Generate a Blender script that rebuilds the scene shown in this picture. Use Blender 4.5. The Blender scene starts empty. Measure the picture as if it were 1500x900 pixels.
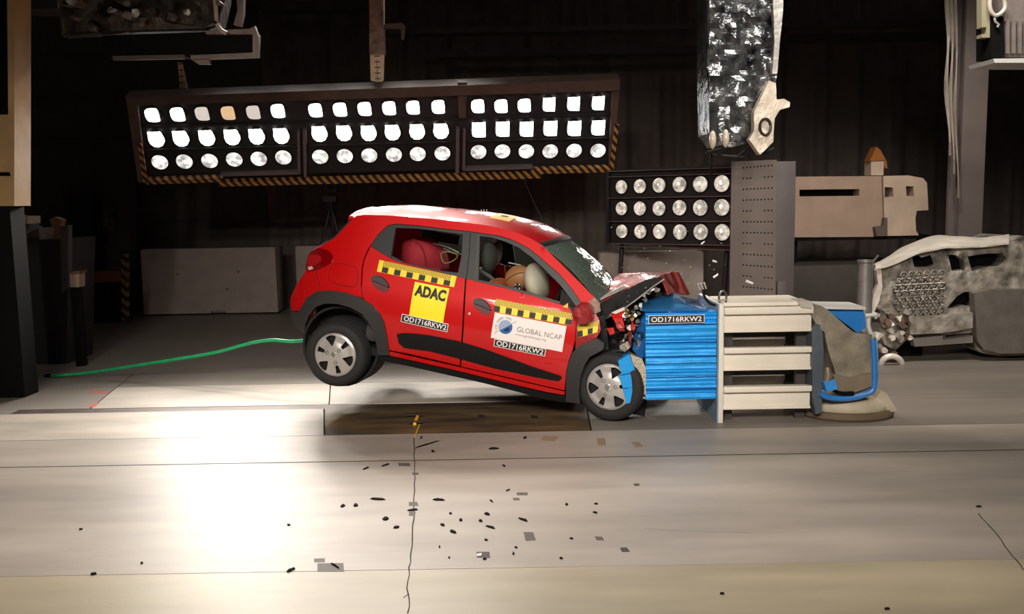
import bpy, bmesh, math, random
import numpy as np
from math import sin, cos, tan, pi, radians, atan, sqrt
from mathutils import Vector, Matrix
from mathutils.geometry import delaunay_2d_cdt

random.seed(7); np.random.seed(7)
SC = bpy.context.scene
COL = SC.collection

# ---------------------------------------------------------------- camera
FPX, CAMH, HOR, ROLL = 1350.0, 1.85, 290.0, 1.0
_p = atan((450 - HOR) / FPX); _r = radians(ROLL)
_F = np.array([0, cos(_p), -sin(_p)]); _U0 = np.array([0, sin(_p), cos(_p)]); _R0 = np.array([1., 0, 0])
_R = _R0 * cos(_r) - _U0 * sin(_r); _U = _U0 * cos(_r) + _R0 * sin(_r)
CAMP = np.array([0, 0, CAMH])
cam_d = bpy.data.cameras.new('camera'); cam = bpy.data.objects.new('camera', cam_d); COL.objects.link(cam)
cam_d.sensor_fit = 'HORIZONTAL'; cam_d.sensor_width = 36.0; cam_d.lens = 36.0 * FPX / 1500.0
cam_d.clip_start = 0.05; cam_d.clip_end = 100
_m = Matrix.Identity(4)
for _i in range(3):
    _m[_i][0] = _R[_i]; _m[_i][1] = _U[_i]; _m[_i][2] = -_F[_i]; _m[_i][3] = CAMP[_i]
cam.matrix_world = _m
SC.camera = cam

# ---------------------------------------------------------------- world, exposure
W = bpy.data.worlds.new('world'); SC.world = W; W.use_nodes = True
W.node_tree.nodes['Background'].inputs[0].default_value = (1, 0.9, 0.8, 1)
W.node_tree.nodes['Background'].inputs[1].default_value = 0.03
SC.view_settings.view_transform = 'Standard'; SC.view_settings.look = 'None'
SC.view_settings.gamma = 1.0; SC.view_settings.exposure = 0.0
SC.view_settings.use_curve_mapping = False
SC.cycles.use_denoising = True
SC.cycles.max_bounces = 6; SC.cycles.diffuse_bounces = 3; SC.cycles.glossy_bounces = 3
SC.cycles.transparent_max_bounces = 12; SC.cycles.sample_clamp_indirect = 4.0

# ---------------------------------------------------------------- the hall's lamp banks (their light; the housings are built below)
def area(name, loc, target, sx, sy, power, col=(1, 0.93, 0.84), spread=120):
    l = bpy.data.lights.new(name, 'AREA'); l.shape = 'RECTANGLE'; l.size = sx; l.size_y = sy
    l.energy = power; l.color = col; l.spread = radians(spread)
    o = bpy.data.objects.new(name, l); COL.objects.link(o); o.location = loc
    d = Vector(target) - Vector(loc)
    o.rotation_euler = d.to_track_quat('-Z', 'Y').to_euler()
    return o
def spots(name, spec, w, h, nx, ny, total, cone=90, col=(1, 0.93, 0.84), radius=0.09):
    """the floodlights of one bank, nx by ny of them, all aimed the same way"""
    loc, tgt = np.array(spec[0], float), np.array(spec[1], float); d = (tgt - loc) / np.linalg.norm(tgt - loc)
    x = np.cross(d, (0, 0, 1)); x /= np.linalg.norm(x); y = np.cross(x, d)
    l = bpy.data.lights.new(name, 'SPOT'); l.energy = total / (nx * ny); l.color = col; l.spot_size = radians(cone); l.spot_blend = 0.5; l.shadow_soft_size = radius
    q = Vector(d).to_track_quat('-Z', 'Y').to_euler()
    for i in range(nx):
        for j in range(ny):
            o = bpy.data.objects.new(name, l); COL.objects.link(o); o.rotation_euler = q
            o.location = loc + x * ((i + .5) / nx - .5) * w + y * ((j + .5) / ny - .5) * h + d * .05
TOP_BANK = ((-2.1, 12.6, 5.5), (-1.5, 5.6, 0.0))
FRONT_BANK = ((-0.8, -0.3, 4.4), (0.1, 7.6, 0.5))
RIGHT_BANK = ((3.4, 7.4, 6.2), (4.5, 10.6, 0.9))
spots('top_bank_light', TOP_BANK, 3.6, 1.1, 5, 2, 2200, 60)
spots('front_bank_light', FRONT_BANK, 6.0, 1.1, 7, 2, 3500, 53)
spots('side_bank_light', RIGHT_BANK, 2.2, 0.9, 3, 2, 1300, 80)

# ---------------------------------------------------------------- pixel helpers (photo frame 1500 x 900)
def ray(px, py):
    return (px - 750) / FPX * _R + (450 - py) / FPX * _U + _F
def at(px, py, Y):
    d = ray(px, py); return CAMP + d * (Y / d[1])
def fl(px, py, z=0.0):
    d = ray(px, py); return CAMP + d * ((z - CAMH) / d[2])
def onplane(px, py, p0, n):
    d = ray(px, py); return CAMP + d * (((p0 - CAMP) @ n) / (d @ n))

# ---------------------------------------------------------------- materials
def lin(c):
    return tuple(((v / 255) / 12.92 if v / 255 <= 0.04045 else ((v / 255 + 0.055) / 1.055) ** 2.4) for v in c)
MATS = {}
def mat(name, rgb, rough=0.5, metal=0.0, var=0.0, scale=8.0, bump=0.0, bscale=40.0, coat=0.0, emit=0.0, spec=0.5, stretch=None, rgb2=None):
    if name in MATS: return MATS[name]
    m = bpy.data.materials.new(name); m.use_nodes = True
    nt = m.node_tree; b = nt.nodes['Principled BSDF']
    c = lin(rgb)
    b.inputs['Base Color'].default_value = (*c, 1); b.inputs['Roughness'].default_value = rough
    b.inputs['Metallic'].default_value = metal; b.inputs['Coat Weight'].default_value = coat
    b.inputs['Coat Roughness'].default_value = 0.04; b.inputs['Specular IOR Level'].default_value = spec
    if emit:
        b.inputs['Emission Color'].default_value = (*c, 1); b.inputs['Emission Strength'].default_value = emit
    tc = nt.nodes.new('ShaderNodeTexCoord'); vec = tc.outputs['Object']
    if stretch:
        mp = nt.nodes.new('ShaderNodeMapping'); mp.inputs['Scale'].default_value = stretch
        nt.links.new(vec, mp.inputs[0]); vec = mp.outputs[0]
    n = nt.nodes.new('ShaderNodeTexNoise'); n.inputs['Scale'].default_value = scale; n.inputs['Detail'].default_value = 6
    nt.links.new(vec, n.inputs['Vector'])
    if var or rgb2:
        cr = nt.nodes.new('ShaderNodeValToRGB'); cr.color_ramp.elements[0].position = 0.32; cr.color_ramp.elements[1].position = 0.7
        a = lin(rgb2) if rgb2 else tuple(v * (1 - var) for v in c)
        cr.color_ramp.elements[0].color = (*a, 1); cr.color_ramp.elements[1].color = (*[min(1, v * (1 + var * 0.5)) for v in c], 1)
        nt.links.new(n.outputs['Fac'], cr.inputs[0]); nt.links.new(cr.outputs[0], b.inputs['Base Color'])
    if bump:
        n2 = nt.nodes.new('ShaderNodeTexNoise'); n2.inputs['Scale'].default_value = bscale; n2.inputs['Detail'].default_value = 4
        nt.links.new(vec, n2.inputs['Vector'])
        bp = nt.nodes.new('ShaderNodeBump'); bp.inputs['Strength'].default_value = bump; bp.inputs['Distance'].default_value = 0.02
        nt.links.new(n2.outputs['Fac'], bp.inputs['Height']); nt.links.new(bp.outputs[0], b.inputs['Normal'])
    MATS[name] = m
    return m

def glass_mat(name, tint, amount, rough=0.02, diffuse=None):
    """thin sheet of glass: see-through, tinted, with a mirror coat; a diffuse share for crazed glass"""
    if name in MATS: return MATS[name]
    m = bpy.data.materials.new(name); m.use_nodes = True; nt = m.node_tree; nt.nodes.clear()
    out = nt.nodes.new('ShaderNodeOutputMaterial'); tr = nt.nodes.new('ShaderNodeBsdfTransparent')
    tr.inputs[0].default_value = (*tint, 1)
    gl = nt.nodes.new('ShaderNodeBsdfGlossy'); gl.inputs['Roughness'].default_value = rough
    lw = nt.nodes.new('ShaderNodeFresnel'); lw.inputs[0].default_value = 1.45
    base = tr.outputs[0]
    if diffuse:
        df = nt.nodes.new('ShaderNodeBsdfDiffuse'); df.inputs[0].default_value = (*lin(diffuse), 1)
        mx0 = nt.nodes.new('ShaderNodeMixShader'); mx0.inputs[0].default_value = amount
        tc = nt.nodes.new('ShaderNodeTexCoord'); vo = nt.nodes.new('ShaderNodeTexVoronoi'); vo.feature = 'DISTANCE_TO_EDGE'; vo.inputs['Scale'].default_value = 26
        nt.links.new(tc.outputs['Object'], vo.inputs['Vector'])
        mr = nt.nodes.new('ShaderNodeMapRange'); mr.inputs[1].default_value = 0.0; mr.inputs[2].default_value = 0.06
        mr.inputs[3].default_value = min(1, amount + 0.3); mr.inputs[4].default_value = amount
        nt.links.new(vo.outputs['Distance'], mr.inputs[0]); nt.links.new(mr.outputs[0], mx0.inputs[0])
        nt.links.new(tr.outputs[0], mx0.inputs[1]); nt.links.new(df.outputs[0], mx0.inputs[2]); base = mx0.outputs[0]
        n2 = nt.nodes.new('ShaderNodeTexNoise'); n2.inputs['Scale'].default_value = 9; nt.links.new(tc.outputs['Object'], n2.inputs['Vector'])
        bp = nt.nodes.new('ShaderNodeBump'); bp.inputs['Strength'].default_value = 0.35; bp.inputs['Distance'].default_value = 0.03
        nt.links.new(n2.outputs['Fac'], bp.inputs['Height']); nt.links.new(bp.outputs[0], gl.inputs['Normal'])
    mx = nt.nodes.new('ShaderNodeMixShader')
    ge = nt.nodes.new('ShaderNodeNewGeometry'); inv = nt.nodes.new('ShaderNodeMath'); inv.operation = 'SUBTRACT'; inv.inputs[0].default_value = 1.0
    nt.links.new(ge.outputs['Backfacing'], inv.inputs[1]); mu = nt.nodes.new('ShaderNodeMath'); mu.operation = 'MULTIPLY'
    nt.links.new(inv.outputs[0], mu.inputs[0]); nt.links.new(lw.outputs[0], mu.inputs[1])
    nt.links.new(mu.outputs[0], mx.inputs[0]); nt.links.new(base, mx.inputs[1]); nt.links.new(gl.outputs[0], mx.inputs[2])
    nt.links.new(mx.outputs[0], out.inputs[0])
    MATS[name] = m
    return m

def lamp_mat(name, rgb, strength, scale=30.0, low=0.35, sample=False):
    """a lit lamp face: emission broken up by the facets of the reflector"""
    if name in MATS: return MATS[name]
    m = bpy.data.materials.new(name); m.use_nodes = True; nt = m.node_tree; nt.nodes.clear()
    out = nt.nodes.new('ShaderNodeOutputMaterial'); em = nt.nodes.new('ShaderNodeEmission')
    em.inputs[0].default_value = (*lin(rgb), 1)
    tc = nt.nodes.new('ShaderNodeTexCoord'); n = nt.nodes.new('ShaderNodeTexNoise'); n.inputs['Scale'].default_value = scale
    nt.links.new(tc.outputs['Object'], n.inputs['Vector'])
    mr = nt.nodes.new('ShaderNodeMapRange'); mr.inputs[1].default_value = 0.35; mr.inputs[2].default_value = 0.65
    mr.inputs[3].default_value = strength * low; mr.inputs[4].default_value = strength
    nt.links.new(n.outputs['Fac'], mr.inputs[0]); nt.links.new(mr.outputs[0], em.inputs[1]); nt.links.new(em.outputs[0], out.inputs[0])
    if not sample: m.cycles.emission_sampling = 'NONE'
    MATS[name] = m
    return m

def stripe_mat(name, rgb1, rgb2, period, axis=(1, 0, 1), rough=0.6):
    """slanting warning stripes printed on a bar"""
    if name in MATS: return MATS[name]
    m = mat(name, rgb1, rough); nt = m.node_tree; b = nt.nodes['Principled BSDF']
    tc = nt.nodes.new('ShaderNodeTexCoord'); dt = nt.nodes.new('ShaderNodeVectorMath'); dt.operation = 'DOT_PRODUCT'
    dt.inputs[1].default_value = axis; nt.links.new(tc.outputs['Object'], dt.inputs[0])
    k = nt.nodes.new('ShaderNodeMath'); k.operation = 'MULTIPLY'; k.inputs[1].default_value = 1 / period; nt.links.new(dt.outputs['Value'], k.inputs[0])
    fr = nt.nodes.new('ShaderNodeMath'); fr.operation = 'FRACT'; nt.links.new(k.outputs[0], fr.inputs[0])
    gt = nt.nodes.new('ShaderNodeMath'); gt.operation = 'GREATER_THAN'; gt.inputs[1].default_value = 0.5; nt.links.new(fr.outputs[0], gt.inputs[0])
    mx = nt.nodes.new('ShaderNodeMix'); mx.data_type = 'RGBA'
    mx.inputs[6].default_value = (*lin(rgb1), 1); mx.inputs[7].default_value = (*lin(rgb2), 1)
    nt.links.new(gt.outputs[0], mx.inputs[0]); nt.links.new(mx.outputs[2], b.inputs['Base Color'])
    return m

# ---------------------------------------------------------------- objects
INV = {}
def thing(name, label, cat, loc=(0, 0, 0), group=None, matrix=None):
    o = bpy.data.objects.new(name, None); COL.objects.link(o); o.empty_display_size = 0.1
    m = matrix if matrix is not None else Matrix.Translation(Vector(loc))
    o.matrix_world = m; INV[o.name] = m.inverted()
    o['label'] = label; o['category'] = cat
    if group: o['group'] = group
    return o
def mk(name, verts, faces, m, parent=None, label=None, cat=None, group=None, kind=None, smooth=35, local=False, recalc=True):
    vs = [Vector(v) for v in verts]
    loc = None
    if parent is not None:
        if not local:
            inv = INV[parent.name]; vs = [inv @ v for v in vs]
    else:
        a = np.array([tuple(v) for v in vs]); lo, hi = a.min(0), a.max(0)
        loc = Vector(((lo[0] + hi[0]) / 2, (lo[1] + hi[1]) / 2, lo[2])); vs = [v - loc for v in vs]
    me = bpy.data.meshes.new(name); me.from_pydata([tuple(v) for v in vs], [], [tuple(int(i) for i in f) for f in faces])
    if recalc:
        bm = bmesh.new(); bm.from_mesh(me); bmesh.ops.recalc_face_normals(bm, faces=bm.faces); bm.to_mesh(me); bm.free()
    if smooth:
        me.polygons.foreach_set('use_smooth', [True] * len(me.polygons)); me.set_sharp_from_angle(angle=radians(smooth))
    me.materials.append(m); me.update()
    o = bpy.data.objects.new(name, me); COL.objects.link(o)
    if parent is not None:
        o.parent = parent; INV[o.name] = INV[parent.name]
    else:
        o.location = loc; INV[o.name] = Matrix.Translation(loc).inverted()
    if label: o['label'] = label
    if cat: o['category'] = cat
    if group: o['group'] = group
    if kind: o['kind'] = kind
    return o

class G:
    """gathers shapes of ONE part"""
    def __init__(s): s.v = []; s.f = []
    def add(s, v, f):
        b = len(s.v); s.v += [tuple(float(c) for c in p) for p in v]; s.f += [tuple(i + b for i in q) for q in f]; return s
    def box(s, a, b, rot=None, c=None, bev=0.0):
        a = np.minimum(np.array(a, float), np.array(b, float)), np.maximum(np.array(a, float), np.array(b, float)); lo, hi = a
        d = min(bev, (hi - lo).min() * 0.45)
        if d <= 0:
            v = [(x, y, z) for x in (lo[0], hi[0]) for y in (lo[1], hi[1]) for z in (lo[2], hi[2])]
            f = [(0, 1, 3, 2), (4, 6, 7, 5), (0, 4, 5, 1), (2, 3, 7, 6), (0, 2, 6, 4), (1, 5, 7, 3)]
        else:
            bm = bmesh.new(); bmesh.ops.create_cube(bm, size=1)
            for q in bm.verts: q.co = Vector([lo[i] + (q.co[i] + 0.5) * (hi[i] - lo[i]) for i in range(3)])
            bmesh.ops.bevel(bm, geom=bm.edges[:], offset=d, segments=2, affect='EDGES', profile=0.5)
            bm.verts.index_update(); v = [tuple(q.co) for q in bm.verts]; f = [tuple(q.index for q in p.verts) for p in bm.faces]; bm.free()
        if rot is not None:
            cc = np.array(c if c is not None else (lo + hi) / 2); R = np.array(rot)
            v = [R @ (np.array(p) - cc) + cc for p in v]
        return s.add(v, f)
    def tube(s, pts, r, n=10, cap=True, close=False):
        P = [Vector(p) for p in pts]; R = r if hasattr(r, '__len__') else [r] * len(P)
        v = []; f = []; up = None; m = len(P)
        for i, p in enumerate(P):
            if close: t = P[(i + 1) % m] - P[i - 1]
            else: t = P[min(i + 1, m - 1)] - P[max(i - 1, 0)]
            if t.length < 1e-9: t = Vector((0, 0, 1))
            t.normalize()
            if up is None:
                up = t.orthogonal().normalized()
            else:
                up = up - t * up.dot(t)
                up = up.normalized() if up.length > 1e-6 else t.orthogonal().normalized()
            w = t.cross(up)
            for k in range(n):
                a = 2 * pi * k / n; v.append(p + (up * cos(a) + w * sin(a)) * R[i])
        for i in range(m if close else m - 1):
            j = (i + 1) % m
            for k in range(n):
                f.append((i * n + k, i * n + (k + 1) % n, j * n + (k + 1) % n, j * n + k))
        if cap and not close:
            f.append(tuple(range(n))); f.append(tuple((m - 1) * n + k for k in range(n)))
        return s.add(v, f)
    def lathe(s, prof, origin, axis, n=32, ref=None, close=False):
        """prof: list of (radius, distance along axis)"""
        A = Vector(axis).normalized(); u = (Vector(ref) if ref is not None else A.orthogonal()); u = (u - A * u.dot(A)).normalized(); w = A.cross(u); O = Vector(origin)
        v = []; f = []; m = len(prof)
        for r, h in prof:
            for k in range(n):
                a = 2 * pi * k / n; v.append(O + A * h + (u * cos(a) + w * sin(a)) * r)
        for i in range(m if close else m - 1):
            j = (i + 1) % m
            for k in range(n): f.append((i * n + k, i * n + (k + 1) % n, j * n + (k + 1) % n, j * n + k))
        if not close:
            if prof[0][0] > 1e-6: f.append(tuple(range(n)))
            if prof[-1][0] > 1e-6: f.append(tuple((m - 1) * n + k for k in range(n)))
        return s.add(v, f)
    def ball(s, c, r, n=14, m=9, R=None):
        rr = np.array(r if hasattr(r, '__len__') else (r, r, r), float); v = []; f = []
        for i in range(m + 1):
            th = pi * i / m
            for k in range(n):
                a = 2 * pi * k / n
                q = np.array((sin(th) * cos(a), sin(th) * sin(a), cos(th))) * rr
                if R is not None: q = np.array(R) @ q
                v.append(q + np.array(c))
        for i in range(m):
            for k in range(n): f.append((i * n + k, i * n + (k + 1) % n, (i + 1) * n + (k + 1) % n, (i + 1) * n + k))
        return s.add(v, f)
    def grid(s, P):
        """P[i][j] points"""
        a = len(P); b = len(P[0]); v = [p for r in P for p in r]
        f = [(i * b + j, i * b + j + 1, (i + 1) * b + j + 1, (i + 1) * b + j) for i in range(a - 1) for j in range(b - 1)]
        return s.add(v, f)
    def sheet(s, P, off):
        """a grid given thickness: every point moved by off for the back"""
        a = len(P); b = len(P[0]); n = a * b; v = [np.array(p, float) for r in P for p in r]; v2 = [p + np.array(off) for p in v]
        f = [(i * b + j, i * b + j + 1, (i + 1) * b + j + 1, (i + 1) * b + j) for i in range(a - 1) for j in range(b - 1)]
        f += [tuple(n + k for k in reversed(q)) for q in f]
        rim = [j for j in range(b)] + [i * b + b - 1 for i in range(1, a)] + [(a - 1) * b + j for j in range(b - 2, -1, -1)] + [i * b for i in range(a - 2, 0, -1)]
        for k in range(len(rim)):
            p, q = rim[k], rim[(k + 1) % len(rim)]; f.append((q, p, p + n, q + n))
        return s.add(v + v2, f)
    def done(s, name, m, parent=None, **k): return mk(name, s.v, s.f, m, parent, **k)

def inpoly(P, poly):
    P = np.asarray(P, float); x, y = P[:, 0], P[:, 1]; r = np.zeros(len(P), bool); n = len(poly); j = n - 1
    for i in range(n):
        xi, yi = poly[i]; xj, yj = poly[j]
        c = ((yi > y) != (yj > y))
        with np.errstate(divide='ignore', invalid='ignore'):
            r ^= c & (x < (xj - xi) * (y - yi) / (yj - yi + 1e-15) + xi)
        j = i
    return r
def dense(poly, step, smooth=False, closed=True):
    P = [np.array(p, float) for p in poly]; n = len(P); out = []
    for i in range(n if closed else n - 1):
        a, b = P[i], P[(i + 1) % n]; k = max(1, int(np.linalg.norm(b - a) / step + 0.5))
        if smooth:
            p0 = P[i - 1] if (closed or i > 0) else a; p3 = P[(i + 2) % n] if (closed or i + 2 < n) else b
        for t in range(k):
            t /= k
            if smooth:
                out.append(0.5 * ((2 * a) + (-p0 + b) * t + (2 * p0 - 5 * a + 4 * b - p3) * t * t + (-p0 + 3 * a - 3 * b + p3) * t ** 3))
            else: out.append(a + (b - a) * t)
    if not closed: out.append(P[-1])
    return out
def fill2d(outer, holes=(), spacing=None):
    """triangles inside an outline with holes, with inner points every `spacing`"""
    pts = []; edges = []
    for L in [outer] + list(holes):
        b = len(pts); n = len(L)
        pts += [tuple(map(float, p)) for p in L]; edges += [(b + i, b + (i + 1) % n) for i in range(n)]
    if spacing:
        o = np.array(outer); lo, hi = o.min(0), o.max(0)
        gx = np.arange(lo[0] + spacing / 2, hi[0], spacing); gy = np.arange(lo[1] + spacing / 2, hi[1], spacing)
        if len(gx) and len(gy):
            g = np.array([(x, y) for x in gx for y in gy]); ok = inpoly(g, outer)
            for h in holes: ok &= ~inpoly(g, h)
            g = g[ok]; B = np.array(pts)
            if len(g):
                d = np.sqrt(((g[:, None, :] - B[None]) ** 2).sum(-1)).min(1); g = g[d > spacing * 0.45]
                pts += [tuple(p) for p in g]
    r = delaunay_2d_cdt([Vector(p) for p in pts], edges, [], 0, 1e-6)
    V = [tuple(v) for v in r[0]]; F = [tuple(t) for t in r[2]]
    if not F: return V, F
    c = np.array([np.mean([V[i] for i in t], axis=0) for t in F]); ok = inpoly(c, outer)
    for h in holes: ok &= ~inpoly(c, h)
    return V, [t for t, k in zip(F, ok) if k]
def thick(V, F, fn, t):
    """map flat triangles to space with fn(u, v, depth) and close them with a back and a rim"""
    n = len(V); v = [fn(u, w, 0.0) for u, w in V] + [fn(u, w, t) for u, w in V]
    f = list(F) + [tuple(n + i for i in reversed(q)) for q in F]
    cnt = {}
    for q in F:
        for i in range(len(q)):
            e = (q[i], q[(i + 1) % len(q)]); cnt[e] = 1
    for a, b in cnt:
        if (b, a) not in cnt: f.append((b, a, a + n, b + n))
    return v, f
def slab(name, px, Y, depth, m, parent=None, holes=(), smooth_px=False, bow=None, spacing=None, taper=None, **k):
    """an upright piece whose outline was measured at distance Y, `depth` metres deep"""
    o = [at(x, y, Y) for x, y in (dense(px, 6, True) if smooth_px else px)]
    hs = [[at(x, y, Y) for x, y in (dense(h, 5, True) if smooth_px else h)] for h in holes]
    V, F = fill2d([(p[0], p[2]) for p in o], [[(p[0], p[2]) for p in h] for h in hs], spacing)
    v, f = thick(V, F, lambda u, w, t: (u + ((taper[0] - u) * taper[1] if taper and t else 0), Y + t - (bow(u, w) if bow and t == 0 else 0), w), depth)
    return mk(name, v, f, m, parent, **k)
def floorpatch(px, z=0.0, h=0.002):
    o = [fl(x, y) for x, y in px]
    V, F = fill2d([(p[0], p[1]) for p in o])
    return thick(V, F, lambda u, w, t: (u, w, z + h - t), h)
_txt = {}
def text2d(s, bold=0.0, space=1.0):
    """outline mesh of a word in the unit square, and its width / height"""
    key = (s, bold, space)
    if key in _txt: return _txt[key]
    c = bpy.data.curves.new('lettering', 'FONT'); c.body = s; c.offset = bold; c.space_character = space; c.resolution_u = 3; c.fill_mode = 'FRONT'
    o = bpy.data.objects.new('lettering', c); COL.objects.link(o)
    bpy.context.view_layer.update(); dg = bpy.context.evaluated_depsgraph_get(); e = o.evaluated_get(dg); me = e.to_mesh()
    V = np.array([(v.co.x, v.co.y) for v in me.vertices]); F = [tuple(p.vertices) for p in me.polygons]
    e.to_mesh_clear(); bpy.data.objects.remove(o); bpy.data.curves.remove(c)
    lo, hi = V.min(0), V.max(0); asp = (hi[0] - lo[0]) / (hi[1] - lo[1])
    _txt[key] = ((V - lo) / (hi - lo), F, asp)
    return _txt[key]
def vnoise(seed):
    """cheap smooth noise of 3 coordinates"""
    r = np.random.RandomState(seed); K = r.normal(size=(7, 3)); ph = r.uniform(0, 6.28, 7)
    return lambda p, s=1.0: float(np.sin((K @ (np.array(p) * s)) + ph).sum() / 7)
# ================================================================ the hall
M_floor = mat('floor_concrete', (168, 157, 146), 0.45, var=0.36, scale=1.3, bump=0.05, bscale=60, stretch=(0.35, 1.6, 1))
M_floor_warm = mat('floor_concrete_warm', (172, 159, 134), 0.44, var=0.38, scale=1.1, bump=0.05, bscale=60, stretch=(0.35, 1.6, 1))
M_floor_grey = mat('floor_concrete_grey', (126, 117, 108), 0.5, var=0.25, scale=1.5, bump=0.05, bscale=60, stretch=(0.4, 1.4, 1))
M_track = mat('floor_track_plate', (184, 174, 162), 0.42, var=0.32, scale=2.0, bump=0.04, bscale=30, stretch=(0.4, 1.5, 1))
M_rust = mat('rusty_steel_plate', (122, 98, 66), 0.45, metal=0.25, rgb2=(62, 54, 46), scale=3.0, bump=0.1, bscale=40, stretch=(0.6, 2.0, 1))
M_gap = mat('joint_dark', (22, 19, 16), 0.8)
M_curtain = mat('curtain_black', (84, 74, 68), 0.9, var=0.2, scale=3)
M_wallpanel = mat('wall_panel_dark', (60, 57, 48), 0.8, var=0.2, scale=2)
M_ceil = mat('ceiling_dark', (24, 21, 19), 0.9, var=0.3, scale=2)
M_beam = mat('ceiling_beam_brown', (46, 37, 32), 0.7, var=0.4, scale=4)

yA = fl(193, 548)[1]; yB = fl(300, 565)[1]; yR0 = fl(300, 596)[1]; yR1 = fl(300, 602)[1]
yC = fl(476, 638)[1]; yD = fl(300, 680)[1]; yE = fl(600, 835)[1]
base = G().box((-14, -5, -0.30), (14, 20, -0.06)).done('floor', M_gap, kind='structure')
INV[base.name] = INV[base.name]
def fslab(x0, x1, y0, y1, m, nm='floor_slab', gap=0.006, top=0.0):
    return G().box((x0 + gap, y0 + gap, -0.06), (x1 - gap, y1 - gap, top)).done(nm, m, base, smooth=0)
xl = fl(165, 572)[0]; xj = fl(484, 580)[0]; xp0 = fl(475, 620)[0]; xp1 = fl(862, 620)[0]
def fpoly(pts, m, nm='floor_slab'):
    V, F = fill2d(pts); v, f = thick(V, F, lambda u, w, t: (u, w, -t), 0.06); return mk(nm, v, f, m, base, smooth=0)
def jx(a, b, y):
    """where a slanting joint seen between two floor points crosses depth y"""
    p, q = fl(*a), fl(*b); return p[0] + (q[0] - p[0]) * (y - p[1]) / (q[1] - p[1])
def strip(y0, y1, joints, mats, gap=.006, nms=None):
    """a row of slabs between depths y0 and y1 divided at slanting joints"""
    L = [(-14, -14)] + [(jx(a, b, y0), jx(a, b, y1)) for a, b in joints] + [(14, 14)]
    for i in range(len(L) - 1):
        fpoly([(L[i][0] + gap, y0 + gap), (L[i + 1][0] - gap, y0 + gap), (L[i + 1][1] - gap, y1 - gap), (L[i][1] + gap, y1 - gap)], mats[i], nms[i] if nms else 'floor_slab')
JL = ((195, 548), (135, 597)); JM = ((484, 566), (482, 592)); JP = ((475, 603), (475, 636)); JQ = ((860, 600), (866, 630))
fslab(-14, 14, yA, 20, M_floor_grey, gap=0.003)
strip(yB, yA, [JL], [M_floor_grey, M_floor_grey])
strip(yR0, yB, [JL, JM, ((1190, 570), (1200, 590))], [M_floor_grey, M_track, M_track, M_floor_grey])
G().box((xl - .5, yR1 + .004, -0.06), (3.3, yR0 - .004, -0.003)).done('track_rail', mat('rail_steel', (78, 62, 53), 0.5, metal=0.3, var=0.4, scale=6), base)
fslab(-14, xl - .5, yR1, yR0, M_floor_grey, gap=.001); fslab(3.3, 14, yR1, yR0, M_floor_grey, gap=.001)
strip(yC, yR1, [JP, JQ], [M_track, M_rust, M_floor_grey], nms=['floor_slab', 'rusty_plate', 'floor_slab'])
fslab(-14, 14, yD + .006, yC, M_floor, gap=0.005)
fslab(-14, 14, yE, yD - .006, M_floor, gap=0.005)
G().box((-14, yD - .011, -.06), (14, yD + .011, -.001)).done('joint_shade_strip', M_gap, base)  # dark fillers added in the joints, the gaps' shade as a colour
G().box((-14, yC - .005, -.06), (14, yC + .005, -.001)).done('joint_shade_strip', M_gap, base)
G().box((-14, yA - .006, -.06), (14, yA + .003, -.001)).done('joint_shade_strip', M_gap, base)
fslab(-14, 14, -5, yE, M_floor_warm, gap=0.003)
# cracks run across the slabs
def crack(px, w, nm='crack'):
    g = G()
    P = [fl(*p) for p in dense(px, 9, closed=False)]
    L = [p + np.array((random.uniform(-.004, .004), 0, 0)) for p in P]
    a = [(p[0] - w * random.uniform(.5, 1), p[1], 0.0004) for p in L]; b = [(p[0] + w * random.uniform(.5, 1), p[1], 0.0004) for p in L]
    g.sheet([a, b], (0, 0, -0.003))
    return g.done(nm, M_gap, base)
crack([(607, 641), (607, 668), (608, 700), (607, 730), (606, 760), (603, 800), (600, 832), (597, 862), (600, 878), (598, 899)], 0.0045)
crack([(1432, 752), (1444, 765), (1460, 784), (1478, 808), (1500, 836)], 0.004)
crack([(945, 775), (1000, 778), (1060, 780), (1100, 781)], 0.003)
crack([(592, 876), (600, 870)], 0.004)
# worn red paint strokes beside the track end
for px in ([(132, 573), (160, 574), (158, 577), (131, 576)], [(132, 592), (146, 590), (140, 596), (130, 598)]):
    v, f = floorpatch(px, 0.0, 0.001); mk('paint_mark', v, f, mat('red_floor_paint', (170, 70, 55), 0.7), base)

# back wall: black curtain in folds, and dark cladding to its left
g = G(); yw = 17.0
P = []
for zz in (0.0, 7.0):
    P.append([(x, yw - .36 + 0.07 * sin(x * 9) + 0.03 * sin(x * 23 + 1), zz) for x in np.arange(-4.34, 12.01, 0.05)])
g.sheet(P, (0, 0.12, 0)); g.done('wall_back', M_curtain, kind='structure', smooth=60)
wl = G().box((-14, yw - 0.25, 0), (-4.25, yw, 7)).done('wall_left', M_wallpanel, kind='structure')
for i in range(9):
    G().box((-14, yw - 0.29, 0.05 + i * 0.75), (-4.3, yw - 0.25, 0.05 + i * 0.75 + 0.72), bev=0.006).done('cladding_panel', M_wallpanel, wl)
ce = G().box((-14, -5, 7.0), (14, 20, 7.2)).done('ceiling', M_ceil, kind='structure')
for (x0, x1, y0, y1, Y) in ((560, 1040, 38, 46, 14.0), (640, 1045, 70, 80, 15.0), (1130, 1400, 28, 38, 14.5), (1140, 1400, 48, 58, 15.2), (380, 560, 2, 14, 14.6)):
    a = at(x0, y1, Y); b = at(x1, y0, Y)
    G().box((a[0], Y, (a[2] + at(x1, y1, Y)[2]) / 2), (b[0], Y + 0.3, (b[2] + at(x0, y0, Y)[2]) / 2)).done('ceiling_beam', M_beam, ce)
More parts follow.
